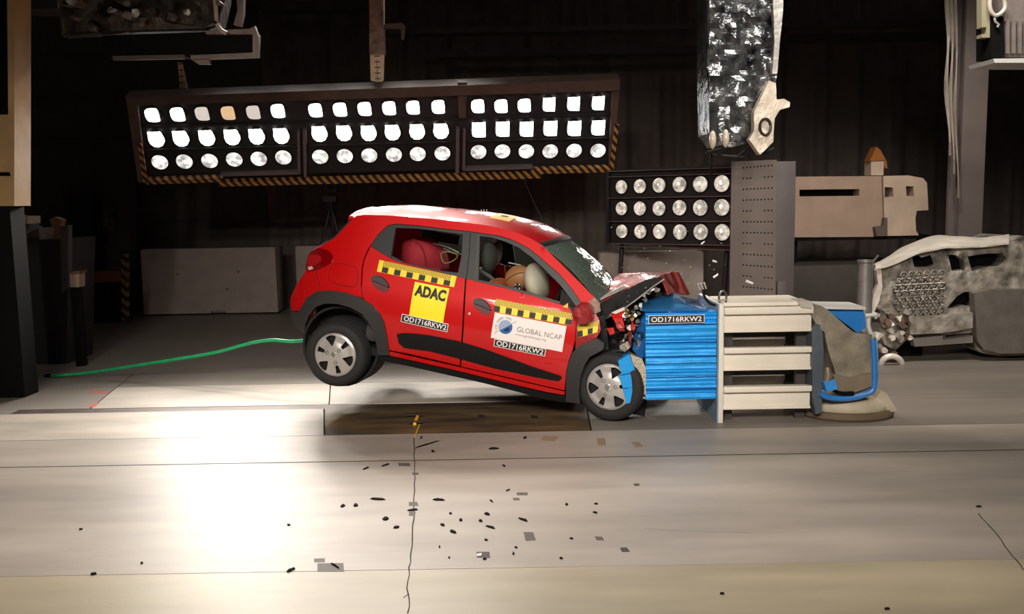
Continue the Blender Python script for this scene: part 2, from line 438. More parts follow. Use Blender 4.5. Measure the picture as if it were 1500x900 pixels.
# a dark portal post beside the light rig
slab('trim_1', [(190, 148), (200, 148), (200, 460), (192, 460)], 15.5, 0.25, M_beam, kind='structure')
slab('trim_2', [(100, 285), (135, 285), (137, 458), (102, 458)], 16.0, 0.4, M_ceil, kind='structure')

# ================================================================ upright things at the right
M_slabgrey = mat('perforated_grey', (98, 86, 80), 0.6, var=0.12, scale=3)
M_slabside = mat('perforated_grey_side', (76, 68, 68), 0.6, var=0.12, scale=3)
Yp = 10.15
def pp(px, py): return at(px, py, Yp)
pan = thing('perforated_post', 'tall grey steel post with rows of drilled holes behind the barrier', 'post', (pp(1105, 440)[0], Yp, 0))
hol = []
for r_, py in enumerate(np.linspace(246, 436, 13)):
    for c_ in range(9):
        if r_ % 3 == 1 and 2 < c_ < 6: continue
        hol.append((1089 + c_ * 5.2, py + 0.6 * c_ * (r_ - 5) / 7))
oc = [pp(1072, 237), pp(1138, 234), pp(1136, 440), pp(1068, 440)]
o2 = [(oc[0][0], oc[0][2]), (oc[1][0], oc[1][2]), (oc[2][0], 0.0), (oc[3][0], 0.0)]
hh = []
for (hx, hy) in hol:
    c = pp(hx, hy); rr = 0.010
    hh.append([(c[0] + rr * cos(a), c[2] + rr * sin(a)) for a in np.linspace(0, 2 * pi, 7)[:-1]])
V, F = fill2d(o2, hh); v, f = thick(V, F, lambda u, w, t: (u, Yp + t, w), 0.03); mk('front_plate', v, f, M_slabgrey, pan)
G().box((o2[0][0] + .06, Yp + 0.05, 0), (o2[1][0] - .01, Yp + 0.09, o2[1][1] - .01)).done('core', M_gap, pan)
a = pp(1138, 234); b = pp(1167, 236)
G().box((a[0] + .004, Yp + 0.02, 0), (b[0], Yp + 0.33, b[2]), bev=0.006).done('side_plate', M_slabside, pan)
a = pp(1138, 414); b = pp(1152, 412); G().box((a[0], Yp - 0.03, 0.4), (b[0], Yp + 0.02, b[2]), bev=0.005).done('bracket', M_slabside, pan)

# beige machine cabinet with a cab-like end
M_beige = mat('beige_enamel', (168, 142, 122), 0.55, var=0.15, scale=3)
M_beige2 = mat('beige_enamel_light', (196, 172, 150), 0.55, var=0.15, scale=3)
M_black = mat('black_matte', (10, 9, 8), 0.8, spec=.15)
Yc = 13.4
c0 = at(1260, 347, Yc)
cab = thing('machine_cabinet', 'long beige machine cabinet with a dark slot and rounded cab end', 'machine', (c0[0], Yc, c0[2]))
slab('body', [(1160, 259), (1291, 258), (1293, 318), (1294, 347), (1160, 348)], Yc, 1.0, M_beige, cab,
     holes=[[(1171, 278), (1259, 277), (1259, 287), (1171, 288)]])
slab('cab', [(1294, 258), (1330, 257), (1352, 261), (1358, 268), (1360, 308), (1343, 309), (1341, 320), (1342, 338), (1346, 345), (1296, 346)], Yc - 0.02, 0.9, M_beige2, cab,
     holes=[[(1296, 274), (1308, 275), (1309, 288), (1296, 290)], [(1327, 273), (1338, 273), (1339, 288), (1328, 287)]], smooth_px=False)
slab('slot_back', [(1168, 275), (1262, 274), (1262, 290), (1168, 291)], Yc + 0.25, 0.02, M_black, cab)
slab('opening_back', [(1292, 268), (1345, 268), (1345, 292), (1292, 293)], Yc + 0.3, 0.02, M_black, cab)
slab('step', [(1282, 333), (1294, 331), (1296, 319), (1300, 319), (1300, 346), (1284, 346)], Yc - 0.12, 0.1, mat('step_brown', (96, 82, 74), 0.7), cab)
slab('pillar', [(1276, 236), (1295, 235), (1294, 257), (1276, 257)], Yc + 0.1, 0.25, M_beige2, cab)
slab('beacon', [(1274, 236), (1284, 215), (1290, 220), (1299, 237), (1300, 247), (1296, 246), (1295, 235)], Yc + 0.08, 0.22, mat('amber_plastic', (150, 92, 40), 0.4), cab)
Ys = 13.0
sh = thing('low_bench', 'dark brown bench carrying the beige machine cabinet', 'bench', (at(1260, 400, Ys)[0], Ys, 0))
top_z = at(1260, 348, 13.4)[2]
p0 = at(1160, 440, Ys); p1 = at(1275, 440, Ys)
G().box((p0[0], Ys, 0), (p1[0] + 1.2, Ys + 1.4, at(1200, 389, Ys)[2]), bev=.01).done('chest', mat('bench_brown', (58, 52, 46), 0.7, var=0.2), sh)
for xx in (p0[0] + .1, p1[0] + .9): G().box((xx, Ys + .5, at(1200, 389, Ys)[2]), (xx + .12, Ys + .62, top_z - .03)).done('leg', M_black, sh)
G().box((p0[0], Ys + .4, top_z - .035), (p1[0] + 1.2, Ys + 1.5, top_z - .001)).done('shelf_board', M_black, sh)

# grey column with sheeting beside it
M_col = mat('column_grey', (120, 108, 104), 0.6, var=0.15, scale=2)
Yk = 12.2
p0 = at(1405, 300, Yk); p1 = at(1440, 300, Yk)
colm = thing('steel_column', 'tall grey steel column standing behind the silver wreck', 'column', ((p0[0] + p1[0]) / 2, Yk, 0))
G().box((p0[0], Yk, 0), (p1[0], Yk + 0.06, 7.0)).done('flange', M_col, colm)
G().box(((p0[0] + p1[0]) / 2 - .02, Yk + .06, 0), ((p0[0] + p1[0]) / 2 + .02, Yk + .3, 7.0)).done('web', M_col, colm)
G().box((p0[0], Yk + .3, 0), (p1[0], Yk + .36, 7.0)).done('flange', M_col, colm)
M_sheet = mat('plastic_sheet', (176, 164, 152), 0.35, var=0.2, scale=6)
sht = thing('hanging_sheets', 'pale plastic strips hanging left of the grey column', 'curtain', (at(1394, 290, Yk - .2)[0], Yk - .2, at(1394, 290, Yk - .2)[2]))
for px, yb, w in ((1387, 228, 5), (1393, 255, 4), (1399, 290, 3)):
    P = []
    for k in range(14):
        q = at(px + 1.5 * sin(k * .6) + k * .25, -20 + (yb + 20) * k / 13, Yk - .2); ww = w / FPX * Yk * (1 if k < 11 else (14 - k) / 4 + .1)
        P.append([(q[0] - ww / 2, q[1] + .03 * sin(k), q[2]), (q[0], q[1] - .03, q[2]), (q[0] + ww / 2, q[1] + .02 * sin(k + 1), q[2])])
    G().sheet(P, (0, .012, 0)).done('strip', M_sheet, sht)

# galvanised tube post
q = at(1266, 446, 9.8); qt = at(1266, 381, 9.8)
tp = thing('tube_post', 'short grey galvanised tube between the barrier and the silver wreck', 'post', (q[0], 9.8, 0))
rr = 11 / FPX * 9.8
G().lathe([(rr, 0), (rr, qt[2] - .03), (rr * 1.1, qt[2] - .02), (rr * 1.1, qt[2]), (rr * .85, qt[2]), (rr * .85, .1)], (q[0], 9.8, 0), (0, 0, 1), 24).done('tube', mat('galvanised', (150, 146, 142), 0.4, metal=0.6, var=0.2), tp)
G().tube([(q[0] + rr, 9.8, qt[2] - .02), (q[0] + rr + .05, 9.78, qt[2] + .05)], .012).done('handle', M_slabgrey, tp)

# ================================================================ concrete blocks
M_conc = mat('concrete_block', (136, 125, 116), 0.8, var=0.14, scale=4, bump=0.1, bscale=80)
def block(px, Y, depth, label, feats=True):
    P = [at(x, y, Y) for x, y in px]
    t = thing('concrete_block', label, 'block', (np.mean([p[0] for p in P]), Y, 0), 'concrete blocks at the back')
    x0, x1 = P[0][0], P[1][0]; z1 = (P[0][2] + P[1][2]) / 2; z0 = 0.0
    xm = (x0 + x1) / 2; g = G()
    ht = [[(x0 + (x1 - x0) * u + .018 * cos(a), z0 + (z1 - z0) * w + .018 * sin(a)) for a in np.linspace(0, 2 * pi, 9)[:-1]] for u, w in ((.27, .62), (.72, .64), (.63, .38))]
    o = [(x0, 0.03), (x0 + .006, z1 - .02), (x0 + .025, z1), (x1 - .025, z1), (x1 - .006, z1 - .02), (x1, 0.03), (xm + .25, 0.03), (xm + .25, .07), (xm + .0, .07), (xm + .0, .03)]
    V, F = fill2d(o, ht if feats else ()); v, f = thick(V, F, lambda u, w, tt: (u, Y + tt, w), 0.06); mk('front_face', v, f, M_conc, t)
    G().box((x0 + .004, Y + .062, 0.03), (x1 - .004, Y + depth, z1 - .004), bev=.01).done('body', M_conc, t)
    for xx in (x0 + .1, x1 - .3): G().box((xx, Y + .1, 0), (xx + .2, Y + depth - .05, .03)).done('foot', M_black, t)
    return t
block([(205, 367), (403, 361)], fl(300, 462)[1], .5, 'wide grey concrete block left of the red car')
block([(432, 361), (530, 359)], fl(300, 462)[1] + .1, .5, 'grey concrete block half hidden behind the tail of the red car')
block([(878, 367), (1031, 372)], 12.2, .5, 'grey concrete block behind the crushed bonnet, under the lamp bank', False)
# ================================================================ lamp banks
M_rig = mat('rig_black', (20, 17, 16), 0.55, var=0.3, scale=6)
M_rigbrown = mat('rig_brown', (74, 56, 46), 0.6, var=0.3, scale=6)
M_righouse = mat('lamp_housing', (26, 24, 24), 0.4, metal=0.5)
M_rigtrim = mat('rig_trim', (86, 74, 74), 0.5)
M_haz = stripe_mat('hazard_tape', (150, 100, 40), (16, 13, 11), 0.105, (1, 0, 0.9))
M_bulb = lamp_mat('lamp_bulb', (255, 250, 244), 26.0, low=0.9)
M_refl = lamp_mat('lamp_reflector', (255, 248, 240), 1.5, scale=12, low=0.3)
M_face = lamp_mat('lamp_face', (255, 252, 250), 7.0, scale=14, low=0.75)
M_face_dim = lamp_mat('lamp_face_dim', (226, 212, 200), 0.95, scale=14, low=0.9)
M_face_amber = lamp_mat('lamp_face_amber', (240, 200, 150), 0.95, scale=14, low=0.9)
M_refl_warm = lamp_mat('lamp_reflector_warm', (255, 240, 220), 0.9, scale=14, low=0.35)
def frame_axes(p00, p10, p01):
    ex = (p10 - p00) / np.linalg.norm(p10 - p00); ez = p01 - p00; ez = ez - ex * (ez @ ex); ez /= np.linalg.norm(ez)
    n = np.cross(ex, ez)
    return ex, ez, n          # ex right, ez up, n = away from camera when p01 above
def lamp(C, ex, ez, n, r, shape, parent, face=None, refl=None, tilt=0.0):
    """housing (part) with reflector and bulb, or a squared lit face (sub-parts); -n points out of the lamp"""
    out = -n
    g = G().lathe([(r * 0.75, -0.16), (r * 1.1, -0.06), (r * 1.14, 0.0), (r * 1.02, 0.004), (r * 1.0, -0.03), (r * 0.2, -0.1)], C, out, 20)
    hs = g.done('lamp', M_righouse, parent)
    if shape == 'round':
        G().lathe([(r, -0.004), (r * .9, -0.022), (r * .7, -0.045), (r * .4, -0.06), (r * .02, -0.064)], C, out, 20).done('reflector', refl or M_refl, hs, recalc=False)
        G().ball(C + ez * r * .12 - out * .035, (r * .46, r * .3, r * .46), 10, 6).done('bulb', M_bulb, hs)
    else:
        def P(u, w, t): return C + ex * u * r + ez * w * r + out * (0.012 - t)
        if shape == 'square':
            o = [(-.86, .55), (-.6, .82), (.6, .9), (.78, .75), (.86, -.9), (.6, -1.02), (-.3, -1.0), (-.7, -.8), (-.88, -.3)]
        elif shape == 'arch':
            o = [(-.84, 1.0), (.6, 1.0), (.78, .8), (.9, 0), (.93, -.3), (.6, -.85), (.1, -1.05), (-.4, -.98), (-.8, -.6), (-.9, -.1)]
        else:
            o = [(-.8, .95), (.85, 1.0), (.85, -1.0), (-.3, -1.0), (-.7, -.85), (-.82, -.5)]
        V, F = fill2d(dense(o, .25, True) if shape == 'square' else o); v, f = thick(V, F, P, 0.014); mk('lens', v, f, face or M_face, hs)
        if shape == 'arch':
            G().lathe([(r, -0.004), (r * .7, -0.04), (r * .02, -0.06)], C, out, 16).done('reflector', refl or M_refl, hs, recalc=False)
    return hs

# ---- the wide rig hanging over the track
TL, TR, BL, BR = at(200, 141, 11.7), at(906, 114, 12.2), at(213, 265, 12.3), at(893, 244, 12.8)
ex, ez, nn = frame_axes(BL, BR, TL)
if nn[1] < 0: nn = -nn
def rp(px, py): return onplane(px, py, (TL + BR) / 2, nn)
rig = thing('light_rig', 'wide hanging black lamp rig with three rows of bright lamps and hazard stripes', 'lights', tuple((BL + BR) / 2))
def bar(px, d0, d1, m, name, parent=rig, fn=rp):
    P = [fn(*p) for p in px]; c = P[0]
    V, F = fill2d([((p - c) @ ex, (p - c) @ ez) for p in P])
    v, f = thick(V, F, lambda u, w, t: c + ex * u + ez * w + nn * (d0 + t), d1 - d0)
    return mk(name, v, f, m, parent)
bar([(203, 143), (905, 116), (893, 243), (216, 262)], 0.02, 0.06, M_rig, 'backboard')
bar([(186, 138), (906, 112), (906, 128), (192, 150)], -0.10, 0.10, M_rigbrown, 'top_beam')
bar([(186, 140), (202, 142), (216, 264), (204, 264)], -0.06, 0.08, M_rigbrown, 'side_beam')
bar([(897, 116), (907, 114), (898, 244), (890, 244)], -0.06, 0.08, M_rigbrown, 'side_beam')
bar([(204, 206), (210, 206), (219, 261), (212, 262)], -0.10, -0.065, M_haz, 'hazard_strip')
bar([(899, 178), (905, 178), (897, 243), (891, 243)], -0.10, -0.065, M_haz, 'hazard_strip')
bar([(216, 258), (328, 254), (328, 260), (218, 264)], -0.12, -0.02, M_haz, 'hazard_strip')
bar([(322, 261), (792, 249), (792, 255), (322, 267)], -0.12, -0.02, M_haz, 'hazard_strip')
bar([(778, 243), (892, 240), (892, 246), (778, 249)], -0.12, -0.02, M_haz, 'hazard_strip')
for px in ([(324, 252), (440, 249), (440, 252), (324, 255)], [(436, 190), (440, 190), (441, 252), (437, 252)], [(444, 188), (449, 188), (450, 256), (446, 256)],
           [(668, 186), (673, 186), (672, 250), (667, 250)], [(678, 188), (682, 188), (681, 246), (677, 246)], [(678, 244), (780, 241), (780, 244), (678, 247)]):
    bar(px, -0.07, 0.02, M_rigtrim, 'trim_bar')
bar([(670, 118), (684, 118), (682, 170), (672, 170)], -0.06, 0.02, M_rigbrown, 'bracket')
for y0 in (178, 212):
    bar([(208, y0 + 6), (896, y0 - 12), (896, y0 - 10), (208, y0 + 8)], -0.03, 0.02, M_rig, 'shelf_rail')
r1 = [(223, 168), (260, 167), (296, 166), (334, 165), (371, 164), (407, 162), (462, 161), (498, 160), (534, 159), (570, 158), (605, 157), (642, 156), (700, 155), (734, 155), (768, 154), (804, 153), (840, 152), (876, 151)]
r2 = [(229, 204), (265, 203), (303, 202), (340, 201), (376, 200), (412, 199), (468, 196), (504, 195), (540, 195), (575, 194), (611, 193), (646, 192), (701, 190), (736, 189), (771, 189), (806, 188), (841, 188), (876, 187)]
r3 = [(234, 238), (270, 237), (307, 236), (343, 234), (379, 233), (415, 231), (469, 230), (505, 229), (541, 228), (577, 227), (612, 226), (648, 225), (701, 223), (736, 222), (771, 222), (806, 222), (841, 221), (876, 221)]
sc = 12.25 / FPX
for i, (x, y) in enumerate(r1):
    fc = {2: M_face_dim, 3: M_face_amber, 4: M_face_dim}.get(i)
    lamp(rp(x, y), ex, ez, nn, 10.4 * sc, 'square' if i < 15 else 'box', rig, fc)
for i, (x, y) in enumerate(r2): lamp(rp(x, y), ex, ez, nn, 11.6 * sc, 'arch' if i < 12 else 'box', rig)
for i, (x, y) in enumerate(r3): lamp(rp(x, y), ex, ez, nn, 11.6 * sc, 'round', rig)
# the rig's light, one source for each of its three modules
def rig_light(i, px, power):
    c = rp(px, 200) - nn * 0.16
    aim = np.array((c[0] * .9, 5.2, 0))
    spots('rig_light_%d' % i, (tuple(c), tuple(aim)), 1.75, 0.7, 3, 2, power, 50, radius=.11)
RIGP = (900, 950, 200)
rig_light(1, 315, RIGP[0]); rig_light(2, 552, RIGP[1]); rig_light(3, 788, RIGP[2])
# straps that carry the rig
M_strap = mat('strap_cream', (206, 182, 150), 0.6, var=0.2)
M_strapd = mat('strap_line', (70, 56, 44), 0.7)
def strap(px, Y, label, n):
    P = [at(x, y, Y) for x, y in px]
    t = thing('lifting_strap', label, 'strap', tuple(P[2]), 'straps that hold the light rig')
    V, F = fill2d([(p[0], p[2]) for p in P]); v, f = thick(V, F, lambda u, w, q: (u, Y + q, w), 0.03); mk('webbing', v, f, M_strap, t)
    z0 = min(p[2] for p in P); z1 = max(p[2] for p in P); xa = np.mean([p[0] for p in P]); wd = 9 / FPX * Y
    for k in range(n):
        zz = z0 + (z1 - z0) * (k + .6) / n
        G().box((xa - wd * .45, Y - .008, zz), (xa + wd * .45, Y, zz + .012)).done('rung', M_strapd, t)
    G().box((xa - wd * .1, Y - .006, z0 + .02), (xa - wd * .02, Y, z1 - .06)).done('cord', M_strapd, t)
strap([(260, 91), (266, 92), (274, 128), (274, 136), (264, 136), (262, 110)], 12.0, 'short cream lifting strap at the left of the light rig', 5)
strap([(542, 80), (563, 80), (562, 118), (556, 121), (543, 118)], 12.0, 'cream lifting strap in the middle of the light rig', 5)
pc = thing('hoist_post', 'worn tan hoist bar hanging from the ceiling above the middle strap', 'hoist', tuple(at(552, 80, 12.0)))
slab('bar', [(540, -60), (561, -60), (562, 40), (564, 80), (541, 80), (541, 30)], 11.98, .12, mat('worn_tan', (150, 124, 100), 0.6, rgb2=(82, 58, 42), scale=9), pc)
slab('hook', [(556, 36), (590, 33), (593, 38), (592, 58), (588, 58), (587, 42), (560, 42)], 12.02, .05, mat('hook_dark', (74, 58, 50), 0.6), pc)

# ---- the angled lamp bank at the right
A0, A1, A2 = at(888, 362, 11.9), at(1072, 366, 10.8), at(888, 250, 11.9)
bx, bz, bn = frame_axes(A0, A1, A2)
if bn[1] < 0: bn = -bn
def bp_(px, py): return onplane(px, py, A0, bn)
bank = thing('lamp_bank', 'square bank of eighteen round floodlights left of the perforated post', 'lights', (A0[0] + .7, A0[1] - .3, 0))
def bar2(px, d0, d1, m, name):
    P = [bp_(*p) for p in px]; c = P[0]
    V, F = fill2d([((p - c) @ bx, (p - c) @ bz) for p in P]); v, f = thick(V, F, lambda u, w, t: c + bx * u + bz * w + bn * (d0 + t), d1 - d0)
    return mk(name, v, f, m, bank)
bar2([(890, 250), (1074, 240), (1074, 366), (890, 356)], .03, .12, M_rig, 'backboard')
M_rail = mat('bank_rail', (120, 112, 108), 0.35, metal=0.7)
for ya, yb in ((251, 245), (259, 254), (290, 287), (324, 324), (356, 359), (360, 366)):
    bar2([(894, ya), (1072, yb), (1072, yb + 1.2), (894, ya + 1.2)], -.05, .03, M_rail, 'rail')
bar2([(890, 250), (894, 250), (894, 358), (890, 358)], -.04, .1, M_rig, 'side_frame')
cols = [910, 937, 965, 995, 1025.5, 1057]
rows = [[274, 273, 271.5, 270.5, 270, 269], [305.5, 305.5, 305.5, 304.5, 304.5, 304], [339, 339.5, 339.5, 340, 340, 340.5]]
for r_ in range(3):
    for c_ in range(6):
        lamp(bp_(cols[c_] + (r_ == 2) * .6, rows[r_][c_]), bx, bz, bn, (9.9 + c_ * .3) * 11.5 / FPX, 'round', bank, refl=M_refl_warm)
for px in (905, 1060):
    q = bp_(px, 358); G().tube([q + bn * .1, (q[0], q[1] + .1, 0.0)], .03).done('stand_leg', M_rig, bank)
c = bp_(980, 305) - bn * .25
spots('bank_light', (tuple(c), tuple(c - bn * 4 + np.array((0, 0, -1.0)))), 1.2, .7, 2, 2, 110, 90)

# ---- the banks above the frame that light the track from overhead
def overhead_bank(spec, w, h, nx, ny, label):
    loc, tgt = np.array(spec[0]), np.array(spec[1]); d = (tgt - loc) / np.linalg.norm(tgt - loc)
    x = np.cross(d, (0, 0, 1)); x /= np.linalg.norm(x); y = np.cross(x, d)
    t = thing('overhead_lamp_bank', label, 'lights', tuple(loc))
    for sy in (-1, 1):
        a = loc + y * sy * (h / 2 + .08) - d * .15
        G().tube([a - x * (w / 2 + .1), a + x * (w / 2 + .1)], .05, 8).done('frame_bar', M_rig, t)
    for sx in (-1, 1):
        a = loc + x * sx * (w / 2 + .08) - d * .15
        G().tube([a - y * (h / 2 + .1), a + y * (h / 2 + .1)], .05, 8).done('frame_bar', M_rig, t)
        G().tube([a, (a[0], a[1], 7.0)], .025, 6).done('hanger', M_rig, t)
    for i in range(nx):
        for j in range(ny):
            c = loc + x * ((i + .5) / nx - .5) * w + y * ((j + .5) / ny - .5) * h - d * .03
            g = G().lathe([(.06, -.2), (.12, -.08), (.13, 0), (.11, -.03), (.02, -.09)], c - d * .12, d, 12); hs = g.done('lamp', M_righouse, t)
            G().lathe([(.108, -.02), (.07, -.012), (.001, -.008)], c - d * .12, d, 12).done('lens', M_face, hs, recalc=False)
    return t
overhead_bank(TOP_BANK, 3.6, 1.1, 10, 3, 'overhead lamp bank hanging above the red car, beyond the top of the photo')
overhead_bank(FRONT_BANK, 6.0, 1.1, 14, 3, 'overhead lamp bank on the near side of the hall, beyond the top of the photo')
overhead_bank(RIGHT_BANK, 2.2, .9, 6, 2, 'small overhead lamp bank at the near right, beyond the top of the photo')
# ================================================================ the red car (built in its own frame: x forward, y to its left, z up)
CY, CPI, CR = radians(13.2), radians(9.16), radians(0.4)
Rz = np.array([[cos(CY), sin(CY), 0], [-sin(CY), cos(CY), 0], [0, 0, 1]])
Ry = np.array([[cos(CPI), 0, sin(CPI)], [0, 1, 0], [-sin(CPI), 0, cos(CPI)]])
Rx = np.array([[1, 0, 0], [0, cos(CR), -sin(CR)], [0, sin(CR), cos(CR)]])
CM = Rz @ Ry @ Rx; CX = np.array((-1.29, 8.681, 0.323))
CMAT = Matrix([[*CM[i], CX[i]] for i in range(3)] + [[0, 0, 0, 1]])
car = thing('car', 'red five-door hatchback with its front crushed against the blue barrier', 'car', matrix=CMAT)
_co = CM.T @ (CAMP - CX)
def cy(px, py, y):
    d = CM.T @ ray(px, py); return _co + d * ((y - _co[1]) / d[1])
_zt = np.linspace(-.3, 2.0, 231)
_zb = np.interp(_zt, [-.3, 0, .12, .24, .34, .45, .62, .76, .86, .95, 1.05, 1.25, 1.45, 1.7], [.60, .665, .700, .728, .750, .770, .788, .782, .764, .735, .70, .632, .565, .48])
_k = np.exp(-np.linspace(-2.2, 2.2, 13) ** 2); _k /= _k.sum(); _zb = np.convolve(np.pad(_zb, 6, 'edge'), _k, 'valid')
def side(x, z):
    b = float(np.interp(z, _zt, _zb))
    if x < .1: b -= .30 * (.1 - x) ** 2 + .35 * max(0, -.35 - x) ** 1.5
    if x > 1.9: b -= .05 * (x - 1.9) ** 2
    return b
def cs(px, py, off=0.0):
    y = -.72
    for _ in range(14):
        p = cy(px, py, y); y = -side(p[0], p[2]) - off
    return cy(px, py, y)
def lw(p): return CM @ np.array(p) + CX
M_red = mat('car_paint_red', (192, 6, 9), 0.45, metal=0.1, coat=1.0, spec=0.2)
M_reddk = mat('car_paint_red_scuffed', (140, 12, 14), 0.4, metal=0.2, coat=0.7, bump=0.25, bscale=14)
M_plastic = mat('black_plastic', (44, 42, 41), 0.55, bump=0.03, bscale=300)
M_trim = mat('window_trim', (16, 15, 15), 0.5)
M_dark = mat('car_inside_black', (13, 12, 12), 0.8)
M_clad = mat('door_cladding_black', (11, 10, 10), 0.6, spec=.3)
M_tyre = mat('tyre_rubber', (30, 27, 26), 0.75, bump=0.05, bscale=120)
M_silver = mat('wheel_cover_silver', (182, 176, 171), 0.35, metal=0.4)
M_glass = glass_mat('side_glass', (.86, .9, .88), 0)
M_shield = glass_mat('windscreen_glass', (.5, .6, .55), .62, .06, (112, 128, 117))
def part(name, v, f, m, parent=car, **k): return mk(name, v, f, m, parent, local=True, **k)
def cpanel(name, px, m, holes=(), off=0.0, th=.014, sp=.045, smooth_px=False, parent=car, mirror=False, **k):
    o = [cs(x, y, off) for x, y in dense(px, 5, smooth_px)]
    hs = [[cs(x, y, off) for x, y in dense(h, 5, smooth_px)] for h in holes]
    V, F = fill2d([(p[0], p[2]) for p in o], [[(p[0], p[2]) for p in h] for h in hs], sp)
    v, f = thick(V, F, lambda u, w, t: (u, -side(u, w) - off + t, w), th)
    ob = part(name, v, f, m, parent, **k)
    if mirror: part(name, [(a, -b, c) for a, b, c in v], [tuple(reversed(q)) for q in f], m, parent if parent is car else car)
    return ob
def seam(name, px, r=.0025, m=None, off=.001, closed=False, parent=car, smooth_px=True):
    P = [cs(x, y, off) for x, y in dense(px, 4, smooth_px, closed)]
    return part(name, *(lambda g: (g.v, g.f))(G().tube(P, r, 6, close=closed)), m or M_dark, parent)

gut = [(517, 320), (524, 315.5), (562, 315.5), (600, 318), (640, 321.5), (680, 326), (710, 330), (735, 335), (760, 342), (776, 349), (790, 357)]
tail = [(516, 321), (505, 333), (490, 349), (476, 357), (460, 366), (452, 372), (449, 385), (448, 397), (438, 412), (432, 423), (427, 433), (425, 446)]
body = gut + [(804, 369), (830, 395), (860, 425), (874, 440), (866, 452), (854, 447), (840, 426), (820, 402), (790, 376), (772, 362), (750, 351), (730, 345), (702, 341),
      (688, 339), (650, 335), (610, 330), (580, 328), (568, 330), (554, 343), (543, 359), (538.5, 366), (532.5, 380), (529.5, 395), (528.5, 420), (531, 437), (506, 429), (484, 426),
      (464, 427), (450, 436), (438, 456), (428, 456)] + tail[:0:-1]
cpanel('body_side', body, M_red, mirror=True)
rdoor = [(543, 361), (558, 371), (574, 380), (590, 386), (630, 396), (668, 405), (681, 408.5), (679.5, 432), (677.5, 470), (675, 510), (673, 536), (640, 528), (600, 519), (570, 513), (567, 496), (562, 472),
         (550, 452), (536, 441), (532, 436), (530.3, 420), (531.3, 395), (534.3, 380), (540, 367.5)]
cpanel('rear_door', rdoor, M_red, mirror=True)
fdoor = [(683.5, 409), (710, 415.5), (740, 422.8), (780, 434), (816, 445), (834, 451), (846, 455), (844, 470), (842, 500), (838, 515), (833, 528), (829, 545), (827, 572), (800, 566), (740, 552), (675.5, 537), (677.5, 510), (680, 470), (682, 432)]
cpanel('front_door', fdoor, M_red, mirror=True)
cpanel('sill', [(570, 515), (672, 538), (740, 554), (827, 574), (827, 579), (800, 574.5), (740, 560.5), (660, 541), (570, 521)], M_red, off=-.004, mirror=True)
cpanel('sill_underside', [(554, 521), (570, 522), (660, 542), (740, 561.5), (800, 576), (827, 580), (834, 591), (800, 586), (772, 578), (710, 562), (600, 537), (556, 528)], M_clad, off=-.02, th=.05)
trim = [(543, 360), (554, 344), (568, 331), (580, 329), (610, 331), (650, 336), (688, 340), (702, 342), (730, 346), (750, 352), (772, 363), (790, 377), (820, 403), (840, 427), (853, 447), (846, 455), (834, 450.5),
        (816, 444.5), (780, 433.5), (740, 422.3), (710, 415), (668, 404.5), (630, 395.5), (590, 385.5), (574, 379.5), (558, 370.5)]
rwin = [(580, 334), (610, 335), (636, 338), (678, 343.5), (676, 375), (671, 400), (646, 397), (592, 384.5), (574, 375), (577, 352)]
fwin = [(703, 346), (720, 348), (740, 354), (760, 363), (780, 378), (800, 397), (820, 417), (833, 434), (841, 446), (816, 441), (780, 430), (740, 419), (701, 410), (702, 380)]
cpanel('window_frame', trim, M_trim, holes=[rwin, fwin], off=-.003, mirror=True)
cpanel('side_window', rwin, M_glass, off=-.008, th=.004, mirror=True)
cpanel('side_window', fwin, M_glass, off=-.008, th=.004, mirror=True)
seam('pillar_seam', [(689, 342), (687, 372), (683, 408)], .003)
seam('pillar_seam', [(701, 343), (699, 375), (696, 411)], .002, mat('seam_grey', (120, 116, 112), .4))
seam('window_seam', [(580, 333), (576, 355), (573, 377)], .003)
seam('wing_seam', [(462, 398), (466, 412), (469, 426)], .0025)
# plinth of the door: black cladding
cpanel('door_cladding', [(581, 490), (590, 488.5), (610, 489.5), (630, 492), (670, 500), (710, 512), (740, 523), (780, 538), (820, 551), (823, 554), (818, 559), (780, 552), (720, 539), (670, 525), (630, 515), (592, 510), (584, 503)],
       M_clad, off=.012, th=.02)
seam('body_crease', [(571, 484), (574, 505), (590, 516), (640, 524), (700, 539)], .002, M_red, .002)
# wheel arch claddings and rear bumper
cpanel('arch_cladding', [(426, 457), (436, 458), (450, 436), (464, 427), (484, 426), (506, 429), (530, 438), (546, 448), (556, 460), (562, 472), (567, 496), (570, 521), (554, 521), (550, 496), (542, 476), (530, 460), (514, 451), (494, 445.5),
       (476, 445), (462, 450), (452, 463), (447, 475), (446, 487), (440, 487), (431, 480), (427, 472)], M_plastic, off=.014, th=.05, sp=.03)
cpanel('bumper_cap', [(425, 446), (428, 456), (437, 458), (450, 462), (447, 475), (446, 487), (438, 486), (430, 479), (426, 468)], M_plastic, off=.004, th=.08)
# tail lamp
tl = cpanel('tail_lamp', [(452, 372), (460, 366.5), (468, 364), (480, 367.5), (486.5, 375), (486, 384), (470, 393), (456, 397), (448, 396), (449, 383)], mat('tail_lamp_red', (120, 4, 8), .08, coat=1.0, spec=.8), off=.016, th=.03, sp=.02, smooth_px=True)
cpanel('lamp_cell', [(451, 378), (458, 373), (468, 374), (471, 382), (462, 388), (452, 389)], mat('tail_lamp_bright', (160, 16, 20), .1, coat=1.0), off=.018, th=.006, parent=tl, smooth_px=True)
cpanel('lamp_cell', [(451, 391), (457, 390), (459, 394), (452, 396)], mat('tail_lamp_clear', (220, 170, 165), .1, coat=1.0), off=.018, th=.006, parent=tl, smooth_px=True)
